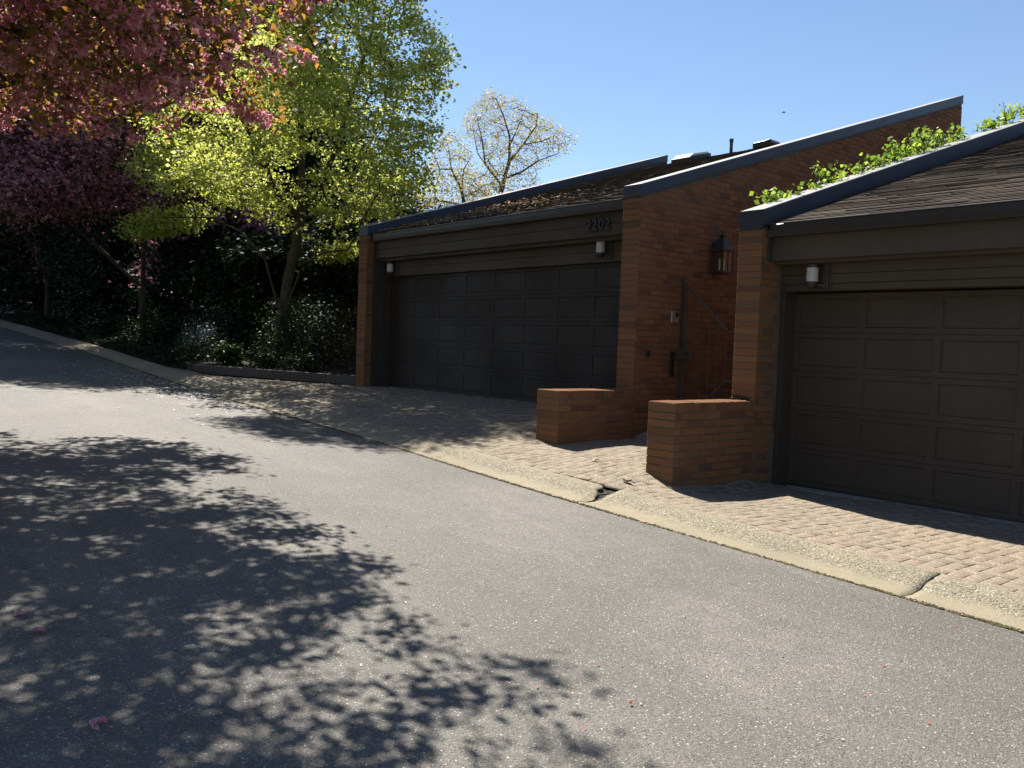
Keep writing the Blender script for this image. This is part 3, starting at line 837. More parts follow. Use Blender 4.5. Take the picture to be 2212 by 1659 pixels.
def wall_lamp(x, y, z, label, s=1.0):
    """fitting on the lintel: dark back plate, cap and base round an opal cylinder"""
    t = thing("wall_lamp", label, "wall lamp", (x, y, z), "wall lamps over the garage doors")
    mb = MB(); mb.box((x+.06*s, y-.012, z-.155*s), (x+.16*s, y, z+.165*s)); mb.box((x+.078*s, y-.03, z-.14*s), (x+.142*s, y-.012, z+.15*s))
    mb.bar((x+.11*s, y-.02, z+.13*s), (x, y-.085, z+.13*s), .03, .02); mb.bar((x+.11*s, y-.02, z-.10*s), (x, y-.085, z-.10*s), .03, .02)
    mb.build("back_plate", M['bronze'], t, bevel=.004)
    mb = MB(); mb.lathe((x, y-.085, z), [(.052*s, -.07*s), (.058*s, -.066*s), (.058*s, .072*s), (.052*s, .076*s)], 24); mb.build("glass_shade", M['opal'], t, smooth=False)
    mb = MB(); mb.lathe((x, y-.085, z), [(.062*s, .072*s), (.064*s, .10*s), (.056*s, .125*s), (.03*s, .15*s)], 24); mb.build("cap", M['bronze'], t)
    mb = MB(); mb.lathe((x, y-.085, z), [(.03*s, -.135*s), (.05*s, -.11*s), (.062*s, -.09*s), (.06*s, -.066*s)], 24); mb.build("base", M['bronze'], t)
wall_lamp(-13.10, 8.335, 1.285, "small wall lamp with opal glass at the far end of garage 2202")
wall_lamp(-7.96, 8.335, 1.327, "wall lamp with opal glass just below the house number 2202")
wall_lamp(-4.685, 8.02, .815, "wall lamp with opal glass above the nearest garage door")

def lantern():
    x = LX3+.007; yc, z0 = 9.43, 1.06; t = thing("wall_lantern", "large hanging coach lantern with candle bulbs on the brick side wall", "lantern", (x, yc, z0))
    w = .094; px = x+.13
    def ring(z, k): return [(px-w*k, yc-w*1.15*k, z), (px+w*k, yc-w*1.15*k, z), (px+w*k, yc+w*1.15*k, z), (px-w*k, yc+w*1.15*k, z)]
    mb = MB()
    mb.box((px-w-.012, yc-w*1.15-.012, z0-.02), (px+w+.012, yc+w*1.15+.012, z0))
    zt = z0+.27
    for sx in (-1, 1):
        for sy in (-1, 1): mb.bar((px+sx*w, yc+sy*w*1.15, z0), (px+sx*w, yc+sy*w*1.15, zt), .016)
    for sy in (-1, 0, 1): pass
    mb.bar((px+w, yc, z0), (px+w, yc, zt), .010); mb.bar((px, yc-w*1.15, z0), (px, yc-w*1.15, zt), .010)
    mb.box((px-w-.014, yc-w*1.15-.014, zt), (px+w+.014, yc+w*1.15+.014, zt+.018))
    mb.build("frame", M['copper'], t)
    mb = MB(); vs = ring(zt+.018, 1.08)+ring(zt+.165, .5); mb.add(vs, [(0, 1, 5, 4), (1, 2, 6, 5), (2, 3, 7, 6), (3, 0, 4, 7), (4, 5, 6, 7)])
    mb.box((px-.03, yc-.03, zt+.165), (px+.03, yc+.03, zt+.20)); mb.lathe((px, yc, zt+.20), [(.05, 0), (.045, .012), (.016, .02), (.014, .05), (.022, .058), (.0, .075)], 12)
    mb.build("roof", M['copper'], t)
    mb = MB()
    for a, b in ((0, 1), (1, 2), (2, 3)):
        r0, r1 = ring(z0+.004, .97), ring(zt-.002, .97); mb.add([r0[a], r0[b], r1[b], r1[a]], [(0, 1, 2, 3)])
    mb.build("glass_pane", M['clear'], t)
    for dy in (-.045, .045, .0):
        c = MB(); dx = .03 if dy == 0 else -.005
        c.lathe((px+dx, yc+dy, z0+.02), [(.014, 0), (.014, .09)], 10); c.lathe((px+dx, yc+dy, z0+.11), [(.006, 0), (.014, .02), (.010, .045), (.002, .07)], 10); c.build("candle_bulb", M['candle'], t)
    mb = MB(); mb.box((x, yc-.06, z0+.02), (x+.018, yc+.06, z0+.40)); mb.bar((x, yc, zt+.05), (px-.04, yc, zt+.06), .03); mb.build("bracket", M['copper'], t)
lantern()

ic = thing("intercom", "small steel intercom panel on the brick wall beside the gate", "intercom", (LX3, 8.655, .43))
mb = MB(); mb.box((LX3, 8.585, .355), (LX3+.028, 8.73, .505)); mb.build("faceplate", M['steel'], ic, bevel=.006)
mb = MB(); mb.box((LX3+.027, 8.655, .43), (LX3+.034, 8.715, .49)); mb.build("camera_window", M['black'], ic, bevel=.003)
mb = MB(); mb.lathe((0, 0, 0), [(.016, 0), (.016, .01), (.012, .014)], 14)
o = mb.build("button", M['steel'], ic); o.rotation_euler = (0, math.pi/2, 0); o.location = (.028, .035, -.045)
ms = thing("mail_slot", "tall narrow black slot in the brick wall left of the gate", "mail slot", (LX3, 8.65, -.17))
mb = MB(); mb.box((LX3, 8.605, -.325), (LX3+.013, 8.70, -.005)); mb.build("faceplate", M['black'], ms, bevel=.004)
mb = MB(); mb.box((LX3+.012, 8.635, -.29), (LX3+.016, 8.67, -.04)); mb.build("flap", M['gutter'], ms, bevel=.002)
kb = thing("switch_box", "small square key switch low on the brick wall near the low wall", "switch", (LX3, 8.17, -.045))
mb = MB(); mb.box((LX3, 8.125, -.09), (LX3+.022, 8.215, -.0)); mb.build("cover", M['copper'], kb, bevel=.004)
mb = MB(); mb.box((LX3+.021, 8.155, -.062), (LX3+.03, 8.19, -.028)); mb.build("key_hole", M['black'], kb, bevel=.002)

# ------------------------------------------------------------------ vegetation tools
def unit(a): return a/np.maximum(np.linalg.norm(a, axis=-1, keepdims=True), 1e-9)
def kites(C, S, asp, rng, up=.6, axis=None, nrm=None, fold=.12, droop=0.0):
    n = len(C)
    d = unit(rng.normal(size=(n, 3))*np.array([1, 1, .6])+np.array([0, 0, -droop])) if axis is None else unit(axis+rng.normal(size=(n, 3))*.25)
    m = rng.normal(size=(n, 3))+np.array([0, 0, up*2]) if nrm is None else nrm+rng.normal(size=(n, 3))*.35
    s = unit(np.cross(d, m)); m = unit(np.cross(s, d))
    S = np.asarray(S)[:, None]
    a = C-d*S*.5; b = C+s*S*asp*.5+m*S*fold-d*S*.06; c = C+d*S*.5; e = C-s*S*asp*.5+m*S*fold-d*S*.06
    V = np.stack([a, b, c, e], 1).reshape(-1, 3)
    F = np.arange(4*n).reshape(n, 4)
    return V, F
def foliage(name, C, smin, smax, asp, mat, parent, seed, **kw):
    rng = np.random.default_rng(seed)
    V, F = kites(C, rng.uniform(smin, smax, len(C)), asp, rng, **kw)
    return np_mesh(name, V, F, mat, parent)
def blossoms(name, C, rad, per, psize, mat, parent, seed):
    """each blossom a loose ball of petals"""
    rng = np.random.default_rng(seed); n = len(C)
    o = unit(rng.normal(size=(n, per, 3))); r = rad*rng.uniform(.55, 1.0, (n, per, 1))*rng.uniform(.75, 1.25, (n, 1, 1))
    P = (C[:, None, :]+o*r).reshape(-1, 3); N = o.reshape(-1, 3)
    V, F = kites(P, rng.uniform(psize*.75, psize*1.25, len(P)), .85, rng, nrm=N, fold=-.1)
    o = np_mesh(name, V, F, mat, parent)
    if len(C) > 40: o["kind"] = "stuff"
    return o

def colonize(start, attr, step, infl, kill, rng, iters=160, grav=0.0):
    """grow a branch skeleton from start = [(pos, parent index)] towards the attractor points"""
    pos = [np.array(p, float) for p, _ in start]; par = [q for _, q in start]
    A = np.array(attr, float); alive = np.ones(len(A), bool)
    P = np.array(pos)
    D = np.linalg.norm(A[:, None, :]-P[None], axis=2); near = D.argmin(1); nd = D.min(1)
    ends = []
    for it in range(iters):
        act = alive & (nd < infl)
        if not act.any(): break
        idx = np.where(act)[0]
        vec = unit(A[idx]-P[near[idx]])
        acc = {}
        for k, v in zip(near[idx], vec): acc[k] = acc.get(k, 0)+v
        new = []
        for k, v in acc.items():
            dv = v/np.linalg.norm(v)+rng.normal(0, .16, 3)+np.array([0, 0, grav])
            new.append((P[k]+dv/np.linalg.norm(dv)*step*rng.uniform(.8, 1.15), k))
        base = len(P); NP = np.array([x[0] for x in new]); par += [x[1] for x in new]
        P = np.vstack([P, NP])
        ia = np.where(alive)[0]
        d2 = np.linalg.norm(A[ia][:, None, :]-NP[None], axis=2); m = d2.min(1); am = d2.argmin(1)
        better = m < nd[ia]; nd[ia[better]] = m[better]; near[ia[better]] = base+am[better]
        alive &= nd > kill
        if len(P) > 9000: break
    return P, np.array(par)
def skeleton_mesh(name, P, par, r0, expn, mat, parent, rmax, sides=6, rmin=0.0):
    n = len(P); kids = [[] for _ in range(n)]
    for i, p in enumerate(par):
        if p >= 0: kids[p].append(i)
    rad = np.zeros(n)
    order = []; st = [i for i in range(n) if par[i] < 0]
    while st:
        k = st.pop(); order.append(k); st += kids[k]
    for k in reversed(order):
        rad[k] = r0 if not kids[k] else (sum(rad[c]**expn for c in kids[k]))**(1/expn)
    rad *= min(1.0, rmax/rad.max()) if rad.max() > rmax else rmax/rad.max()
    rad = np.maximum(rad, max(rmin, r0*.5))
    mb = MB(); used = set()
    def chain(k, first=None):
        c = [] if first is None else [first]
        while True:
            c.append(k)
            if not kids[k]: return c
            k2 = max(kids[k], key=lambda q: rad[q])
            for q in kids[k]:
                if q != k2: stack.append((q, k))
            k = k2
    stack = [(i, None) for i in range(n) if par[i] < 0]
    while stack:
        k, f = stack.pop(); c = chain(k, f)
        if len(c) < 2: continue
        vs = []; pts = P[c]; sd = sides if rad[c[min(1, len(c)-1)]] > .02 else 4
        ref = np.array([.31, .17, .93])
        for i, q in enumerate(c):
            t = pts[min(i+1, len(c)-1)]-pts[max(i-1, 0)]; t = t/np.linalg.norm(t)
            a = np.cross(t, ref if abs(t@ref) < .9 else np.array([1, 0, 0])); a /= np.linalg.norm(a); b = np.cross(t, a)
            r = rad[q] if not (i == 0 and f is not None) else rad[c[1]]
            if i == len(c)-1: r *= .5
            for s in range(sd):
                an = 2*math.pi*s/sd; vs.append(pts[i]+(a*math.cos(an)+b*math.sin(an))*r)
        fs = []
        for i in range(len(c)-1):
            for s in range(sd):
                s2 = (s+1) % sd; fs.append((i*sd+s, i*sd+s2, (i+1)*sd+s2, (i+1)*sd+s))
        mb.add(vs, fs)
    o = mb.build(name, mat, parent, smooth=True)
    return o, rad, kids
def path_nodes(pts, step, parent=-1, base=0, skip=False):
    """a polyline resampled into skeleton nodes"""
    out = []; prev = parent
    if skip:
        a, b = np.array(pts[0], float), np.array(pts[1], float); n = max(1, int(np.linalg.norm(b-a)/step))
        if n > 1: pts = [a+(b-a)/n]+list(pts[1:])
        else: pts = list(pts[1:])
        if len(pts) == 1: return [(np.array(pts[0], float), parent)]
    for a, b in zip(pts[:-1], pts[1:]):
        a = np.array(a, float); b = np.array(b, float); n = max(1, int(np.linalg.norm(b-a)/step))
        for k in range(n): out.append((a+(b-a)*k/n, prev)); prev = base+len(out)-1
    out.append((np.array(pts[-1], float), prev))
    return out
def inside(poly, u, v):
    c = np.zeros(len(u), bool); n = len(poly)
    for i in range(n):
        (x0, y0), (x1, y1) = poly[i], poly[(i+1) % n]
        with np.errstate(divide='ignore', invalid='ignore'):
            c ^= ((y0 > v) != (y1 > v)) & (u < (x1-x0)*(v-y0)/(y1-y0+1e-12)+x0)
    return c
def edge_dist(poly, u, v):
    m = np.full(len(u), 1e9); n = len(poly)
    for i in range(n):
        a = np.array(poly[i], float); b = np.array(poly[(i+1) % n], float); d = b-a
        t = np.clip(((u-a[0])*d[0]+(v-a[1])*d[1])/(d@d), 0, 1)
        m = np.minimum(m, np.hypot(u-a[0]-t*d[0], v-a[1]-t*d[1]))
    return m
def crown_points(poly, n, depth, half, full, rng, clump=0.0):
    """points through a crown whose silhouette is poly (at the given distance) and whose thickness swells to half metres"""
    px = np.array(poly); lo, hi = px.min(0), px.max(0); U = []; V = []
    while sum(map(len, U)) < n:
        u = rng.uniform(lo[0], hi[0], 4*n); v = rng.uniform(lo[1], hi[1], 4*n); k = inside(poly, u, v); U.append(u[k]); V.append(v[k])
    u = np.concatenate(U)[:n]; v = np.concatenate(V)[:n]
    t = np.clip(edge_dist(poly, u, v)/full, 0.03, 1)
    d = depth+rng.uniform(-1, 1, n)*half*np.sqrt(1-(1-t)**2)
    R = CF[None]+CR[None]*((u-IW/2)/FPX)[:, None]-CU[None]*((v-IH/2)/FPX)[:, None]
    return R*d[:, None]
def scatter(C, k, rad, rng, flat=1.0):
    o = rng.normal(size=(len(C), k, 3))*rad*np.array([1, 1, flat])
    return (C[:, None, :]+o).reshape(-1, 3)

BARK = mat_bark("dark_bark", (.022, .018, .014), (.07, .058, .046))
BARK_G = mat_bark("mossy_grey_bark", (.028, .023, .017), (.095, .08, .06), (.07, .066, .034))

# ------------------------------------------------------------------ bright green tree in the bed
LEAF_LIME = mat_leaf("lime_leaf", [(0, (.09, .12, .018)), (.4, (.15, .19, .04)), (.75, (.25, .28, .07)), (1, (.4, .4, .15))], .55,
                     [(0, (.3, .38, .05)), (.5, (.56, .6, .1)), (1, (.78, .75, .25))], .5, .2)
def green_tree():
    rng = np.random.default_rng(5)
    base = np.array([-16.7, 8.2, float(zbed(-16.7, 8.2))-.05])
    dep = float(base@CF)
    t = thing("green_tree", "tree with bright yellow-green spring leaves in the bed left of garage 2202", "tree", base)
    def q(u, v, dd=0): return at_d(u, v, dep+dd)
    start = path_nodes([base, q(608, 690), q(622, 600), q(640, 530), q(648, 470)], .25)
    i1 = len(start)-1; mid = len(start)*2//3-1
    def limb(pts, parent):
        nonlocal start
        start += path_nodes(pts, .25, parent, len(start), True)
    p1 = start[i1][0]
    limb([p1, q(652, 380, .2), q(650, 250, .1), q(656, 120, .3), q(660, -60, .2)], i1)
    limb([p1, q(690, 400, -.4), q(728, 320, -.7), q(748, 240, -.6), q(800, 80, -.5)], i1)
    limb([p1, q(610, 430, .5), q(560, 405, .8), q(480, 385, 1.0), q(410, 360, 1.0)], i1)
    limb([p1, q(600, 420, -.6), q(560, 330, -1.0), q(520, 250, -1.2)], i1)
    limb([p1, q(700, 460, .6), q(780, 420, .9), q(850, 380, 1.0)], i1)
    limb([start[3][0], q(572, 560, -.3), q(520, 500, -.5), q(455, 470, -.6), q(330, 470, -.6)], 3)
    limb([start[mid-3][0], q(655, 570, -.4), q(700, 545, -.7), q(752, 540, -.8)], mid-3)
    polys = [([(283, 372), (318, 250), (400, 205), (470, 160), (540, 80), (600, 20), (640, -140), (720, -260), (850, -230), (905, -60), (905, 40), (978, 98), (985, 128), (950, 190), (935, 215), (950, 280), (905, 320), (925, 400), (890, 440), (830, 470), (770, 450), (720, 490), (660, 470), (590, 500), (520, 440), (440, 440), (350, 410)], 1000, 3.7, 230),
             ([(290, 480), (360, 445), (440, 440), (480, 470), (410, 500), (330, 505), (262, 520)], 40, .5, 40),
             ([(690, 545), (760, 520), (772, 545), (760, 560), (720, 560)], 14, .3, 20)]
    A = []
    polys.append(([(400, -30), (480, -220), (640, -260), (800, -180), (800, -50), (640, 10), (500, 50)], 210, 1.2, 120))  # forward crown lobe, mostly out of view, added to shade the road edge
    polys.append(([(560, -40), (600, -300), (700, -520), (850, -440), (960, -230), (930, -60)], 270, 3.4, 200))  # crown top above the view, added to shade the driveway
    for poly, n, half, full in polys: A.append(crown_points(poly, n, dep-(.9 if n > 500 else 3.3 if n == 210 else 0), half, full, rng))
    A = np.vstack(A)
    # open heart of the crown on the road side, where the limbs show
    dd = A@CF; uu = IW/2+FPX*(A@CR)/dd; vv = IH/2-FPX*(A@CU)/dd
    heart = inside([(560, 380), (620, 330), (720, 300), (780, 330), (760, 420), (700, 520), (590, 520)], uu, vv) & (dd < dep+.2)
    A = A[~heart | (rng.random(len(A)) < .12)]
    P, par = colonize(start, A, .26, 3.2, .34, rng)
    o, rad, kids = skeleton_mesh("trunk", P, par, .0055, 2.1, BARK_G, t, .115)
    tips = P[(rad < .02)]
    C = np.vstack([scatter(tips, 14, .12, rng, .45), scatter(A[rng.random(len(A)) < .8], 50, .17, rng, .38)])
    foliage("crown", C, .05, .105, .7, LEAF_LIME, t, 6, up=.5)
    print("green", len(P), len(C))
green_tree()

# ------------------------------------------------------------------ flowering cherries
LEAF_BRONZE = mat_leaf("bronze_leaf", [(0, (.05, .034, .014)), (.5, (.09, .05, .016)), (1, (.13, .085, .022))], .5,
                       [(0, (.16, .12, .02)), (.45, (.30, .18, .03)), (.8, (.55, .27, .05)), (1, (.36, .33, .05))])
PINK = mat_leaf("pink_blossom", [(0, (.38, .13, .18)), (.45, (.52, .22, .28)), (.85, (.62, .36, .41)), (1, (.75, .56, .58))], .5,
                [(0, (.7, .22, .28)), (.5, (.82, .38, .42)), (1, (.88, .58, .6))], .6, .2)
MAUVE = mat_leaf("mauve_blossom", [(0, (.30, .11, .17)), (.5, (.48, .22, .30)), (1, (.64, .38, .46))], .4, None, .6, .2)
def near_cherry():
    rng = np.random.default_rng(15)
    base = np.array([-9.7, -.75, float(zroad(-9.7))-.05]); t = thing("cherry_tree", "pink blossoming cherry overhanging the road from the left edge, bronze leaves", "tree", base)
    top = base+np.array([.15, .1, 2.2])
    start = path_nodes([base, base+np.array([.05, .05, 1.1]), top], .3); i1 = len(start)-1
    limbs = [[(-9.2, .8, 2.0), (-9.0, 1.7, 2.7), (-8.8, 2.5, 3.2)], [(-8.4, .4, 2.3), (-7.2, .9, 3.2), (-6.2, 1.3, 3.9)], [(-10.2, 1.0, 2.1), (-10.8, 2.4, 2.9), (-11.2, 3.4, 3.3)],
             [(-8.6, -1.2, 2.2), (-7.2, -1.8, 3.1), (-6.4, -2.1, 3.5)], [(-11, -.6, 2.2), (-12.3, -.4, 3.0), (-13.2, .3, 3.4)], [(-9.6, -.4, 2.8), (-9.3, 0.2, 4.2), (-9.0, .6, 5.2)], [(-10.2, -2.0, 2.4), (-10.8, -3.4, 3.2)]]
    for L in limbs:
        start += path_nodes([top]+L, .3, i1, len(start), True)
    A = []
    edge = np.array([(-400, 300), (0, 262), (250, 240), (330, 205), (420, 200), (520, 150), (640, 110), (668, 60), (690, 0)], float)
    def hit(u, v):
        d = ray(u, v); k = 3.0
        for _ in range(40): k += (float(zroad((d*k)[0]))-(d*k)[2])/d[2]*.8
        return (d*k)[:2]
    foot = [tuple(hit(u, v)) for u, v in ((0, 957), (170, 950), (360, 952), (560, 1000), (470, 1050), (680, 1090), (620, 1140), (840, 1160), (985, 1262), (850, 1290), (850, 1370), (930, 1410), (930, 1450), (800, 1520), (980, 1590), (1120, 1655))]
    foot += [(-2.3, .2), (-3, -2.4), (-6, -4.8), (-10, -4.6), (-13.4, -2.2), (-14.2, 1.0)]
    foot = [((x+8)*1.085-8, (y+1.2)*1.085-1.2) for x, y in foot]
    while len(A) < 4700:
        a = rng.uniform(0, 2*math.pi); rr = 5.4*math.sqrt(rng.random())
        x = -9.6+rr*math.cos(a)*1.04; y = -.35+rr*math.sin(a)
        k = rr/5.4
        lo = 1.75+.6*(1-k)+.3*math.sin(a*3+1); hi = 3.0+3.0*math.sqrt(max(0, 1-k*k))+.3
        z = lo+(hi-lo)*rng.random()**.95
        X = np.array([x, y, z]); d = X@CF
        # crown trimmed to its shadow outline, thinned above the rim to let sun in
        g = X-np.array(SUNV)*((z+1.3)/SUNV.z)
        if not inside(foot, g[:1]+rng.normal(0, .05), g[1:2]+rng.normal(0, .05))[0]: continue
        ed = edge_dist(foot, g[:1], g[1:2])[0]
        if rng.random() > .55+.45*min(1, ed/.3): continue
        if ed < .9 and y > -1 and z > lo+.5+2.0*ed: continue
        if d > .5:                       # open space under the outer rim of the crown
            u = IW/2+FPX*(X@CR)/d; v = IH/2-FPX*(X@CU)/d
            if v > -20 and u > 655: continue
            if u > -400 and v > np.interp(u, edge[:, 0], edge[:, 1])+rng.normal(0, 34): continue
        if rng.random() < .62+.55*math.sin(x*1.9+y*1.3)*math.sin(y*2.1-z*1.5): A.append((x, y, z))
    for u, v in ((505, 190), (520, 205), (530, 225), (545, 232), (560, 240), (572, 245)): A.append(tuple(at_d(u, v, 7.6+rng.normal(0, .08))))
    for u, v in ((1060, 1440), (1120, 1440), (1180, 1450), (1255, 1615)):  # branch tips added to cast separate shadow spots on the road
        g = hit(u, v); A.append(tuple(np.array([g[0], g[1], -1.35])+np.array(SUNV)*(5.6/SUNV.z)+rng.normal(0, .04, 3)))
    A = np.array(A)
    P, par = colonize(start, A, .24, 3.5, .30, rng)
    o, rad, kids = skeleton_mesh("trunk", P, par, .0048, 2.15, BARK, t, .14)
    tips = P[rad < .014]
    cc = A[rng.random(len(A)) < .86]
    B = scatter(cc, 11, .052, rng, .8)+np.array([0, 0, -.06])
    blossoms("blossom", B, .029, 10, .038, PINK, t, 16)
    C = np.vstack([scatter(A, 20, .12, rng, .7), scatter(tips, 2, .14, rng, .7)])
    foliage("crown", C, .06, .112, .5, LEAF_BRONZE, t, 17, up=.25, droop=.5)
    print("cherry", len(P), len(B)*10, len(C))
near_cherry()

def far_cherry(base, polys, label, seed, mat, leaf):
    rng = np.random.default_rng(seed)
    base = np.array(base, float); t = thing("cherry_tree", label, "tree", base)
    A = np.vstack([crown_points(poly, n, dep, half, 140, rng) for poly, dep, half, n in polys])
    top = base+np.array([0, 0, 1.5])
    start = path_nodes([base, top], .35); i1 = len(start)-1
    for k in range(5):
        g = A[rng.integers(len(A))]; start += path_nodes([top, top*.5+g*.5+np.array([0, 0, .4])], .35, i1, len(start), True)
    P, par = colonize(start, A, .34, 6.0, .45, rng)
    o, rad, kids = skeleton_mesh("trunk", P, par, .008, 2.3, BARK, t, .095)
    tips = P[rad < .03]
    B = scatter(np.vstack([A, tips[::2]]), 20, .2, rng, .8)
    blossoms("blossom", B, .045, 4, .065, mat, t, seed+1)
    C = scatter(A, 22, .32, rng)
    foliage("crown", C, .10, .17, .5, leaf, t, seed+2)
    print("far cherry", len(B)*4)
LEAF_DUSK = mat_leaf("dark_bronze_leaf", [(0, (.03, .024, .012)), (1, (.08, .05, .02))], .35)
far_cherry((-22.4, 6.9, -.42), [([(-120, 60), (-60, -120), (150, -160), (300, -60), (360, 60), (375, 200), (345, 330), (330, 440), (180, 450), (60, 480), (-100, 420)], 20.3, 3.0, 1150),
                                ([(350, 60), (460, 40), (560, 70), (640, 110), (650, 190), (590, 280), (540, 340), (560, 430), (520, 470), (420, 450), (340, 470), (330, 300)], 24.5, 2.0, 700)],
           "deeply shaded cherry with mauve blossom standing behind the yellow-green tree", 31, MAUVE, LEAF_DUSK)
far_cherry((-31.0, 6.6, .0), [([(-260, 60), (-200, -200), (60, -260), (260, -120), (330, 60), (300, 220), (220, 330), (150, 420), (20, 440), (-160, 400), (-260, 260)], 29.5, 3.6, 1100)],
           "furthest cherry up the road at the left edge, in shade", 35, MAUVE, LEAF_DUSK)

# ------------------------------------------------------------------ evergreens and shrubs
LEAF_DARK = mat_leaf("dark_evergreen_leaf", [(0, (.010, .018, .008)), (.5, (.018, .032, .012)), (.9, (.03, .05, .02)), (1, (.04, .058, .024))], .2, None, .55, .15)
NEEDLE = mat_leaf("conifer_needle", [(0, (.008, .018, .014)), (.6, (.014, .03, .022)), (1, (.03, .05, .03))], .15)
LEAF_MID = mat_leaf("mid_green_leaf", [(0, (.011, .022, .008)), (.5, (.021, .038, .013)), (1, (.045, .07, .022))], .3, None, .5, .2)
LEAF_GLOSS = mat_leaf("glossy_camellia_leaf", [(0, (.012, .022, .01)), (.6, (.02, .038, .015)), (1, (.035, .055, .02))], .12, None, .25, .5)
LEAF_RED = mat_leaf("reddish_leaf", [(0, (.05, .022, .014)), (.5, (.075, .05, .018)), (1, (.1, .09, .025))], .4)
LEAF_YEL = mat_leaf("young_golden_leaf", [(0, (.30, .2, .045)), (.5, (.42, .3, .06)), (1, (.46, .37, .1))], .45, [(0, (.45, .32, .04)), (1, (.6, .5, .1))])
LEAF_LIT = mat_leaf("fresh_green_leaf", [(0, (.05, .12, .015)), (.5, (.09, .18, .02)), (1, (.16, .27, .04))], .5, [(0, (.1, .3, .02)), (1, (.3, .5, .05))])
LEAF_HOSTA = mat_leaf("hosta_leaf", [(0, (.02, .042, .011)), (1, (.05, .09, .022))], .35, None, .5, .2)
BLUE = mat_leaf("blue_flower", [(0, (.07, .11, .3)), (1, (.14, .2, .42))], .3)
WHITE = mat_leaf("white_flower", [(0, (.6, .57, .6)), (1, (.78, .77, .76))], .3)

def evergreen(x, y, h, w, label, seed, n=9000, mat=None, bottom=.05, cone=.0, size=(.09, .17), asp=.45, name="evergreen_tree", group=None, cat="tree", z=None):
    """dense tree: limbs from the stem, leaves massed in clumps round the limb ends"""
    rng = np.random.default_rng(seed); mat = mat or LEAF_DARK
    z0 = float(zbed(x, y)) if z is None else z
    t = thing(name, label, cat, (x, y, z0-.05), group)
    mb = MB(); C = []
    m = max(24, int(n/130))
    top = np.array([x+rng.normal(0, .2), y+rng.normal(0, .2), z0+h*.93])
    base = np.array([x, y, z0-.1])
    pts = [base+(top-base)*k/8+rng.normal(0, .05, 3)*min(1, k) for k in range(9)]
    for k in range(8): mb.bar(pts[k], pts[k+1], .3*w/3*(1-k/9)+.02)
    for k in range(m):
        f = bottom+(1-bottom)*rng.random()**(.85 if cone > .5 else .9)
        prof = (1-f)**.8 if cone > .5 else math.sin(math.pi*min(1, (f*.82+.16)))**.6
        a = rng.uniform(0, 2*math.pi); rr = w/2*prof*math.sqrt(rng.uniform(.1, 1))*(1+.25*math.sin(3*a+seed)+.2*math.sin(7*f+seed))
        st = base+(top-base)*f
        en = st+np.array([math.cos(a)*rr, math.sin(a)*rr, (-.25*rr if cone > .5 else .15*rr)])
        mb.bar(st, en, .025, .025)
        cs = rng.uniform(.22, .42)*max(.5, w/3.2)
        q = rng.normal(size=(int(n/m*rng.uniform(.5, 1.5)), 3))*cs*np.array([.8, .8, .5])+en
        C.append(q)
    mb.build("trunk", BARK, t)
    foliage("crown", np.vstack(C), size[0], size[1], asp, mat, t, seed+1, up=.05, droop=.4 if cone > .5 else .1)
    return t
def shrub(x, y, h, w, label, seed, mat, n=2600, size=(.04, .09), asp=.5, flower=None, fn=0, fsize=.02, name="shrub", cat="shrub", group=None, z=None, up=.5, stems=7, open_=0.0):
    rng = np.random.default_rng(seed); z0 = float(zbed(x, y)) if z is None else z
    t = thing(name, label, cat, (x, y, z0), group)
    mb = MB(); tips = []
    for k in range(stems*3):
        a = rng.uniform(0, 2*math.pi); el = rng.uniform(.25, 1.0)
        r = w/2*(1-el**2.2*.6)*rng.uniform(.45, 1)
        p0 = np.array([x+rng.normal(0, .04*w), y+rng.normal(0, .04*w), z0-.03]); p2 = np.array([x+math.cos(a)*r, y+math.sin(a)*r, z0+h*el*rng.uniform(.85, 1.05)])
        p1 = (p0+p2)/2+np.array([0, 0, .12*h])
        mb.bar(p0, p1, .012+.006*h, .012+.006*h); mb.bar(p1, p2, .009, .009); tips += [p2, (p1*.4+p2*.6), p1+np.array([0, 0, -.05*h])]
    mb.build("stem", BARK, t)
    tips = np.array(tips); C = scatter(tips, max(1, n//len(tips)), .16*(h+w)/2, rng, .8)
    C = C[(C[:, 2] > z0-.02)]
    foliage("foliage", C, size[0], size[1], asp, mat, t, seed+1, up=up)
    if flower is not None:
        tp = tips[tips[:, 2] > z0+.5*h]
        B = scatter(tp[rng.integers(len(tp), size=fn)], 1, .10*(h+w)/2, rng)+np.array([0, 0, .06*h])
        blossoms("flower", B, fsize, 5, fsize*1.5, flower, t, seed+2)
    return t

EV = [(-40, 9.5, 9, 6.5, 'dark evergreen between the tallest one and the road bend'), (-39.5, -1.5, 8, 6, 'dark evergreen leaning over the far side of the road')]
G = "tall dark trees behind the cherries"
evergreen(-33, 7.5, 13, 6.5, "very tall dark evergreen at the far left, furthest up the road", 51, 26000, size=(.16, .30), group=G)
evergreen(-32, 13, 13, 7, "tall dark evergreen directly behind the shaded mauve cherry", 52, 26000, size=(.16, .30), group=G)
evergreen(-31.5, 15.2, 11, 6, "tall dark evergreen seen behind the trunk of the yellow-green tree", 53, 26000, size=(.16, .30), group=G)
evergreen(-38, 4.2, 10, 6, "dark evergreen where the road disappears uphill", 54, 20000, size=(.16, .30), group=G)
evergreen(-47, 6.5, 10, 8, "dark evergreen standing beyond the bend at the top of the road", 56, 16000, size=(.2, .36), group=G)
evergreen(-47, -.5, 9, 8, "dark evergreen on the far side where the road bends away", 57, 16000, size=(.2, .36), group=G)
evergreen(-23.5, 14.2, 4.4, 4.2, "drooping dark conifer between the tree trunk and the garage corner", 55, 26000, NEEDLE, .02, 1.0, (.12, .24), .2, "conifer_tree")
for k, e in enumerate(EV): evergreen(*e, 150+k, 18000, size=(.18, .34), group=G)
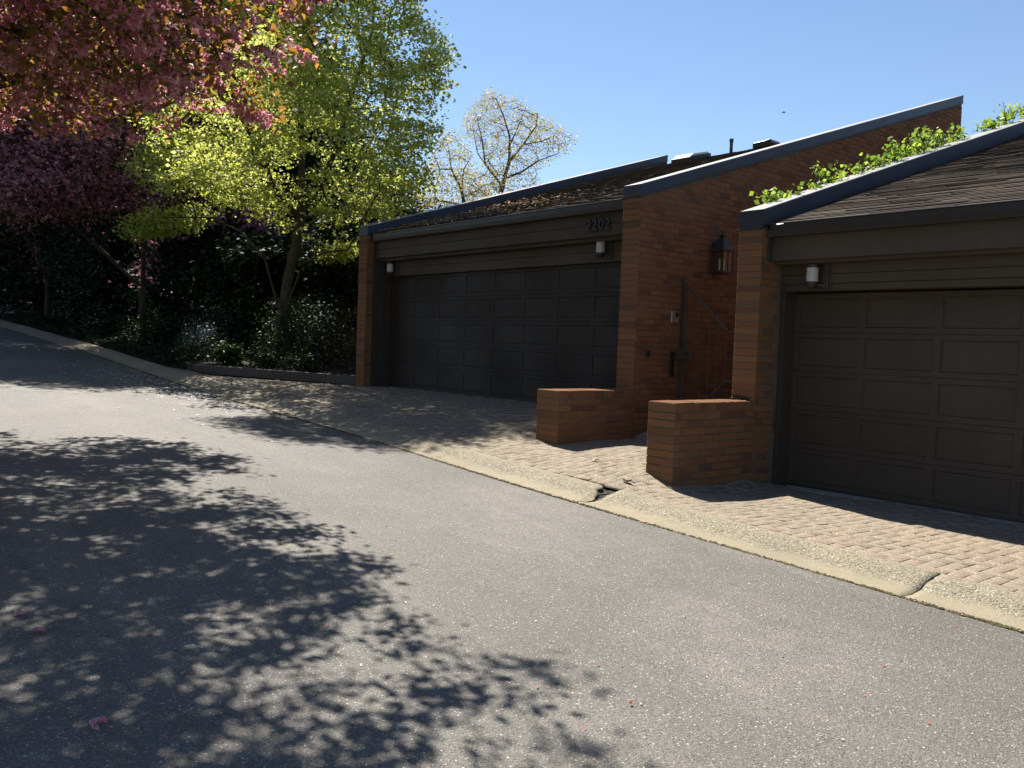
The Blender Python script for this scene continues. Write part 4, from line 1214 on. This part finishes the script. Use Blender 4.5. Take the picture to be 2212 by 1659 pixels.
evergreen(-27.3, 12.0, 11, 6.2, "tall dark evergreen rising between the mauve cherry and the yellow-green tree", 58, 26000, size=(.16, .30), group=G)
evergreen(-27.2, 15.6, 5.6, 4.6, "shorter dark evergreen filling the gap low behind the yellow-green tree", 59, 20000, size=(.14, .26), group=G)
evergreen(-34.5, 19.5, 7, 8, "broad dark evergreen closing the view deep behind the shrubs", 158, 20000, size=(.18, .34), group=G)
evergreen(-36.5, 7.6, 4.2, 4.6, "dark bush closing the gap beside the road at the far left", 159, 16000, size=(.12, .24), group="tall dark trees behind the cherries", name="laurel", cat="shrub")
SG = "dark shrubs massed under the trees"
for k, (x, y, h, w, lab) in enumerate([(-30.5, 8.2, 3.4, 3.6, "tall black-green shrub at the left end of the planting"),
                                       (-27.2, 8.0, 3.0, 3.4, "broad dark rhododendron left of centre under the shaded cherry"),
                                       (-24.2, 9.2, 3.0, 3.6, "broad dark rhododendron behind the blue flowers"),
                                       (-21.6, 10.6, 2.9, 3.4, "dark rhododendron set back behind the grey-green shrub"),
                                       (-19.6, 12.4, 2.6, 3.2, "dark rhododendron behind the mossy trunk"),
                                       (-19.7, 8.7, 2.7, 2.6, "dark rhododendron crowding up to the left of the mossy trunk"),
                                       (-17.8, 10.0, 3.3, 2.2, "narrow dark rhododendron between the mossy trunk and the garage corner"),
                                       (-25.8, 11.4, 4.2, 4.4, "high dark laurel filling the gap below the mauve blossom"),
                                       (-29.5, 11.5, 4.8, 4.4, "high dark laurel under the tallest evergreen")]):
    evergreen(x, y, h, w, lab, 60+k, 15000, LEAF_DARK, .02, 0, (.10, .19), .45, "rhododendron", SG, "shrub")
evergreen(-27.0, 6.9, 2.6, 1.9, "camellia with glossy leaves glinting at the left by the kerb", 71, 5200, LEAF_GLOSS, .03, 0, (.07, .11), .5, "camellia", None, "shrub")
shrub(-24.3, 6.55, .75, 1.3, "low glossy-leaved shrub shining beside the left kerb", 72, LEAF_GLOSS, 1500, (.06, .10))
shrub(-21.6, 6.9, .75, 1.9, "low spreading shrub between kerb and dark rhododendron", 73, LEAF_MID, 2600, (.04, .08))
shrub(-18.2, 6.75, .62, 1.15, "low plant covered in small blue flowers above the timber edging", 74, LEAF_MID, 2400, (.03, .06), flower=BLUE, fn=180, fsize=.012, name="flowering_plant", cat="plant")
shrub(-19.2, 7.6, 1.05, 1.6, "rounded grey-green shrub behind the blue flowers", 75, mat_leaf("grey_green_leaf", [(0, (.018, .028, .018)), (1, (.045, .062, .04))], .3), 3000, (.05, .09))
shrub(-16.75, 6.85, .38, .75, "light green broad-leaved hosta near the corner of the edging", 76, LEAF_HOSTA, 420, (.10, .19), .55, name="hosta", cat="plant", up=1.0)
shrub(-16.0, 7.25, .40, .85, "soft green perennial spilling towards the timber edging", 77, LEAF_MID, 900, (.05, .10), name="perennial_plant", cat="plant")
shrub(-15.2, 7.75, .36, .9, "low perennial clump halfway along the timber edging", 78, LEAF_MID, 900, (.05, .09), name="perennial_plant", cat="plant")
shrub(-16.9, 8.2, 1.15, 1.7, "leafy green shrub hiding the foot of the mossy trunk", 79, LEAF_MID, 4200, (.04, .085))
shrub(-15.9, 8.55, 1.25, 1.5, "shrub with a mound of white flowers right of the trunk", 80, LEAF_MID, 3400, (.04, .08), flower=WHITE, fn=45, fsize=.026, name="flowering_shrub")
shrub(-14.55, 8.6, 1.5, 1.25, "twiggy reddish shrub against the garage corner pier", 81, LEAF_RED, 1700, (.035, .07), stems=9)
shrub(-14.35, 9.9, .5, .7, "small sunlit bright green plant beside the garage corner", 82, LEAF_LIT, 700, (.05, .1), name="perennial_plant", cat="plant")
shrub(-15.9, 11.6, 3.1, 1.7, "tall airy shrub with yellow leaves beside the garage corner", 83, LEAF_YEL, 900, (.05, .09), stems=10)
# low dark ground cover spilling to the kerb
_gc = np.random.default_rng(87); n = 15000
x = _gc.uniform(-31, -17.2, n); y = 5.78+_gc.random(n)**1.5*1.9; hh = .22*np.abs(np.sin(x*2.3+np.sin(y*3)))*np.abs(np.sin(y*2.1+x*.7))+.05
gc = foliage("ground_cover", np.c_[x, y, zbed(x, y)+hh*_gc.random(n)+.01], .05, .11, .55, LEAF_DARK, None, 88, up=.4); gc["kind"] = "stuff"
# mauve-flowered shrub behind the trunk
rh = evergreen(-19.6, 10.3, 3.3, 2.2, "rhododendron hung with purple-pink flowers behind the tree fork", 84, 2200, LEAF_DARK, .35, 0, (.08, .14), .4, "rhododendron", None, "shrub")
_rg = np.random.default_rng(85)
PURPLE = mat_leaf("purple_flower", [(0, (.3, .08, .26)), (1, (.5, .22, .42))], .45)
blossoms("flower", scatter(np.vstack([at_d(u, v, 21.6)[None] for u, v in ((545, 478), (560, 500), (575, 520), (590, 500), (535, 460), (565, 470), (580, 480), (470, 470), (400, 490))]), 34, .16, _rg), .05, 5, .07, PURPLE, rh, 86)

# golden budding trees behind the garage roof
TWIG = mat_bark("twig_bark", (.055, .043, .032), (.13, .105, .08))
def golden_tree(foot_px, dep, limbs, poly, n, label, seed, rmax):
    """limbs: pixel polylines (u, v, depth offset); each starts on an earlier one"""
    rng = np.random.default_rng(seed)
    foot = at_d(foot_px[0], foot_px[1], dep); base = np.array([foot[0]+.4, foot[1], -1.0])
    t = thing("budding_tree", label, "tree", base, "budding trees beyond the garage roof")
    start = path_nodes([base, foot], .3)
    for L in limbs:
        pts = [at_d(u, v, dep+d) for u, v, d in L]
        par0 = int(np.argmin([np.linalg.norm(p-pts[0]) for p, _ in start]))
        wob = [start[par0][0]]+[p+rng.normal(0, .10, 3) for p in pts[1:]]
        start += path_nodes(wob, .3, par0, len(start), True)
    A = crown_points(poly, n, dep, 2.4, 80, rng)
    P, par = colonize(start, A, .2, 1.9, .2, rng, grav=.05)
    o, rad, kids = skeleton_mesh("trunk", P, par, .0055, 1.9, TWIG, t, rmax, rmin=.007)
    tips = P[rad < .012]
    C = np.vstack([scatter(A[rng.random(len(A)) < .85], 6, .13, rng), scatter(tips, 1, .1, rng)])
    foliage("crown", C, .05, .105, .55, LEAF_YEL, t, seed+1, up=.2)
golden_tree((1062, 520), 36, [[(1062, 520, 0), (1072, 440, 0), (1088, 385, 0), (1102, 345, .2)], [(1102, 345, .2), (1130, 315, .6), (1165, 300, 1.0), (1205, 296, 1.3)], [(1102, 345, .2), (1100, 300, -.2), (1085, 255, -.4), (1070, 215, -.5)],
    [(1098, 320, 0), (1118, 275, -.8), (1128, 235, -1.0)], [(1088, 385, 0), (1120, 372, -.8), (1160, 350, -1.2), (1195, 330, -1.4)], [(1085, 400, 0), (1055, 360, .9), (1032, 320, 1.3), (1018, 275, 1.4)], [(1055, 360, .9), (1045, 310, .2), (1040, 260, .2)],
    [(1072, 440, 0), (1040, 415, -1.0), (1005, 385, -1.4)], [(1075, 430, 0), (1110, 415, 1.0), (1150, 405, 1.2)], [(1130, 315, .6), (1150, 275, .3), (1165, 255, .4)]],
    [(1046, 330), (1005, 290), (1008, 245), (1035, 208), (1062, 195), (1100, 205), (1125, 222), (1150, 245), (1190, 262), (1215, 280), (1245, 302), (1228, 330), (1185, 348), (1160, 375), (1170, 405), (1150, 430), (1050, 470), (1000, 450), (990, 390), (1030, 365)], 1500, "taller budding tree with golden leaves rising behind the garage roof", 91, .13)
golden_tree((1005, 530), 34, [[(1005, 530, 0), (1003, 450, 0), (992, 405, 0), (975, 365, .3), (958, 325, .6)], [(992, 405, 0), (1008, 370, -.5), (1012, 335, -.7)], [(1003, 450, 0), (960, 435, .5), (925, 420, .9), (900, 425, 1.0)], [(975, 365, .3), (945, 360, -.6), (930, 335, -.8)], [(998, 430, 0), (1035, 410, .8), (1060, 400, 1.0)]],
    [(925, 350), (935, 300), (955, 285), (985, 290), (1015, 325), (1030, 385), (1075, 400), (1070, 440), (980, 480), (870, 480), (885, 430), (920, 400)], 900, "lower budding tree between the yellow-green tree and the taller golden one", 93, .085)

# ------------------------------------------------------------------ ivy on the near roof edge
LEAF_IVY = mat_leaf("ivy_leaf", [(0, (.10, .17, .02)), (.5, (.16, .24, .03)), (1, (.25, .33, .06))], .5, [(0, (.14, .26, .03)), (.6, (.32, .44, .05)), (1, (.5, .58, .1))], .4, .3)
def ivy(y0, y1, hs, label, seed):
    """stems creeping up the wall's outer face and over the coping, between distances y0..y1 along the slope"""
    rng = np.random.default_rng(seed); xw = RX0-.03
    def zt(y): return RZC+SL*(y-RY)
    t = thing("ivy", label, "climbing plant", (xw, (y0+y1)/2, zt((y0+y1)/2)-.3), "ivy over the roof edge")
    mb = MB(); C = []
    ys = np.linspace(hs[0][0]-.3, hs[-1][0]+.3, 14)
    for ya, yb in zip(ys[:-1], ys[1:]): mb.bar((xw-.01, ya, zt(ya)-.24), (xw-.01, yb+.01, zt(yb)-.24), .016)
    for yc, h, w in hs:
        for k in range(int(7*w/.3)+3):
            y = yc+rng.normal(0, w*.45); hh = max(.04, h*rng.uniform(.35, 1.05)*math.exp(-((y-yc)/w)**2*.8))
            x = xw+rng.uniform(-.06, .12)
            ya = float(np.clip(y+rng.normal(0, .05), ys[0], ys[-1])); a = np.array([xw-.01, ya, zt(ya)-.245]); b = np.array([x, y, zt(y)+.01]); c = np.array([x+rng.normal(0, .05), y+rng.normal(0, .08), zt(y)+hh])
            mb.bar(a, b, .008); mb.bar(b, c, .006)
            m = int(6+hh*55)
            f = rng.random((m, 1)); C.append(b+(c-b)*f+rng.normal(0, 1, (m, 3))*np.array([.05, .06, .03]))
    mb.build("stem", BARK, t)
    foliage("foliage", np.vstack(C), .028, .088, .85, LEAF_IVY, t, seed+1, up=.5, droop=.4)
def coping_y(u, v):      # where a pixel on the coping's outer top edge lies along the slope
    best = min(np.arange(7.6, 17.4, .02), key=lambda y: abs((lambda X: IW/2+FPX*(X@CR)/(X@CF))(np.array([RX0, y, RZC+SL*(y-RY)]))-u))
    return float(best)
Y = [coping_y(u, 0) for u in (1668, 1700, 1745, 1790, 1845, 1890, 1925, 1975, 2020, 2065, 2135, 2175, 2210)]
ivy(Y[0], Y[4], [(Y[0], .12, .12), (Y[1], .05, .12), (Y[2], .06, .10), (Y[3], .30, .14), (Y[4], .20, .16)], "lower tuft of ivy on the near roof edge", 101)
ivy(Y[5], Y[9], [(Y[5], .14, .14), (Y[6], .34, .20), (Y[7], .40, .26), (Y[8], .26, .26), (Y[9], .24, .2)], "largest ivy mass in the middle of the near roof edge", 103)
ivy(Y[10], Y[12], [(Y[10], .14, .22), (Y[11], .38, .24), (Y[12], .26, .22)], "ivy tuft highest on the near roof edge", 105)

# ------------------------------------------------------------------ litter and small things on the ground
def flat_petals(name, X, Y, Z, smin, smax, mat, seed, kind="stuff", parent=None):
    rng = np.random.default_rng(seed); C = np.c_[X, Y, Z]
    V, F = kites(C, rng.uniform(smin, smax, len(C)), .75, rng, nrm=np.tile([0, 0, 3.0], (len(C), 1)), axis=np.c_[rng.normal(size=(len(C), 2)), np.zeros(len(C))], fold=.15)
    o = np_mesh(name, V, F, mat, parent)
    if kind: o["kind"] = kind
    return o
rg = np.random.default_rng(111)
# white petals along the kerb and driveway of 2202
n = 1500
x = rg.normal(-14.8, 2.3, n); y = rg.normal(4.9, .55, n)
k = (y < KY0-.02) & (x > -21) & (x < -7); xr, yr = x[k], y[k]
flat_petals("fallen_petals", xr, yr, zrd(xr, yr)+.006, .018, .042, M['petal'], 112)
n = 850
x = rg.normal(-13.0, 2.0, n); y = KY1+rg.random(n)**1.3*2.6
k = np.array([in_pave(a, b) for a, b in zip(x, y)]); xp, yp = x[k], y[k]
flat_petals("fallen_petals", xp, yp, zpave(xp, yp)+.006, .014, .036, M['petal'], 113)
# sparse petals and bud scales over the asphalt
n = 300; x = rg.uniform(-12, -.2, n); y = rg.uniform(.3, 5.1, n)
flat_petals("scattered_petals", x, y, zrd(x, y)+.006, .007, .016, M['petal'], 114)
n = 210; x = rg.uniform(-10, -.2, n); y = rg.uniform(.4, 5.1, n)
flat_petals("bud_scales", x, y, zrd(x, y)+.006, .008, .018, M['redpetal'], 115)
n = 420; x = -1-14*rg.random(n); y = KY0-.012+rg.normal(0, .012, n)
flat_petals("seam_petals", x, y, zroad(x)+.010, .008, .018, M['pinkpetal'], 116)
# whole fallen blossoms
for k, (u, v, lab) in enumerate([(210, 1566, "fallen pink blossom nearest the bottom left corner"), (86, 1363, "fallen mauve blossom far left in the tree shadow"), (41, 1331, "fallen mauve blossom at the left edge of the picture"), (1372, 1525, "small reddish fallen bud in the sun near the bottom")]):
    d = ray(u, v); s = 1.0
    for _ in range(40):
        X = d*s; s += (float(zroad(X[0]))-X[2])/d[2]*.8
    X = d*s; t = thing("fallen_blossom", lab, "blossom", (X[0], X[1], X[2]), "whole blossoms fallen on the road")
    r = np.random.default_rng(120+k); m = 1 if k == 3 else 4
    blossoms("petals", np.array([X])+np.c_[r.normal(0, .016, (m, 2)), np.full(m, .011)], .011 if k < 3 else .007, 9, .018 if k < 3 else .012, M['pinkpetal'] if k < 3 else M['redpetal'], t, 121+k)
# curled leaf and dry curl on the paving
for k, (u, v, lab) in enumerate([(1355, 1043, "curled dark dry leaf on the block paving before the near low wall"), (1285, 997, "yellowish dry leaf on the block paving between the low walls")]):
    d = ray(u, v); s = 5.0
    for _ in range(60):
        X = d*s; s += (float(zpave(np.array([X[0]]), np.array([X[1]]))[0])-X[2])/d[2]*.6
    X = d*s; t = thing("dry_leaf", lab, "leaf", tuple(X), "dry leaves on the paving")
    mb = MB(); vs = []; N = 8
    for i in range(N+1):
        a = i/N; w = .026*math.sin(math.pi*min(1, a*.92+.06)); h = .006+.022*abs(a-.5)*2*(a > .5 or .4)
        for c in (-1, 0, 1): vs.append((X[0]+(a-.5)*.11, X[1]+c*w, X[2]+h+.012*abs(c)))
    mb.add(vs, [(i*3+c, i*3+3+c, i*3+4+c, i*3+1+c) for i in range(N) for c in (0, 1)])
    mb.build("blade", mat_simple("dry_leaf_brown", [(.3, (.05, .03, .016)), (.7, (.13, .08, .04))], 40) if k == 0 else M['litter'], t)
    m2 = MB(); m2.bar((X[0]+.055, X[1], X[2]+.02), (X[0]+.085, X[1]+.01, X[2]+.006), .003); m2.build("stalk", BARK, t)
# leaf litter on the roof of 2202, thickest at the low left corner
n = 2600; x = LX1+.05+np.abs(rg.normal(0, 1.3, n)); y = 8.02+np.abs(rg.normal(0, .9, n)); k = (x < -8) & (y < 14)
x, y = x[k], y[k]
o = flat_petals("roof_litter", x, y, 1.86+.317*(y-8.0)+.034+rg.random(len(x))*.012, .03, .075, M['litter'], 131)
n = 700; x = LX0+rg.random(n)*.27; y = LY+rg.random(n)**1.6*6
flat_petals("coping_litter", x, y, LZC+SL*(y-LY)+.008+rg.random(n)*.02, .02, .05, M['petal'], 132)
# moss on the near low wall where it meets the pier
n = 260; x = rg.uniform(RX0, RX1-.05, n); y = RY-.008-np.abs(rg.normal(0, .03, n)); z = -.484+np.abs(rg.normal(0, .03, n))*(y > RY-.03)
mo = foliage("wall_moss", np.c_[x, y, z], .008, .018, .9, mat_leaf("wall_moss_green", [(0, (.012, .022, .010)), (1, (.03, .045, .02))], .1), None, 133); mo["kind"] = "stuff"

# a bird high over the roof
bp = at_d(1693, 243, 62)
bd = thing("bird", "tiny dark bird flying in the blue sky above the garage roof", "bird", tuple(bp))
mb = MB(); a = Vector((.75, .65, 0)); b = Vector((0, 0, 1)); c = Vector((-.65, .75, 0)); B0 = Vector(bp)
rings = [(-.13, .006), (-.08, .022), (0, .04), (.07, .034), (.10, .022), (.13, .004)]
vs = []
for s, r_ in rings:
    for k in range(8):
        an = 2*math.pi*k/8; vs.append(B0+a*s+b*r_*math.sin(an)+c*r_*math.cos(an))
fs = [(i*8+k, i*8+(k+1) % 8, i*8+8+(k+1) % 8, i*8+8+k) for i in range(5) for k in range(8)]
mb.add(vs, fs)
for s in (-1, 1):
    p = [B0+a*.06+c*s*.03, B0-a*.04+c*s*.03, B0-a*.05+c*s*.14+b*.05, B0-a*.09+c*s*.26+b*.02, B0+a*.02+c*s*.16+b*.055]
    mb.add(p+[q-b*.006 for q in p], [(0, 1, 2, 4), (4, 2, 3), (9, 7, 6, 5), (8, 7, 9), (0, 4, 9, 5), (4, 3, 8, 9), (1, 0, 5, 6), (2, 1, 6, 7), (3, 2, 7, 8)])
mb.add([B0-a*.11+c*.012, B0-a*.11-c*.012, B0-a*.2-c*.03, B0-a*.2+c*.03, B0-a*.11+b*.006, B0-a*.19+b*.004], [(0, 1, 2, 3), (0, 4, 1), (3, 2, 5), (0, 3, 5, 4), (1, 4, 5, 2)])
mb.build("body", M['black'], bd)
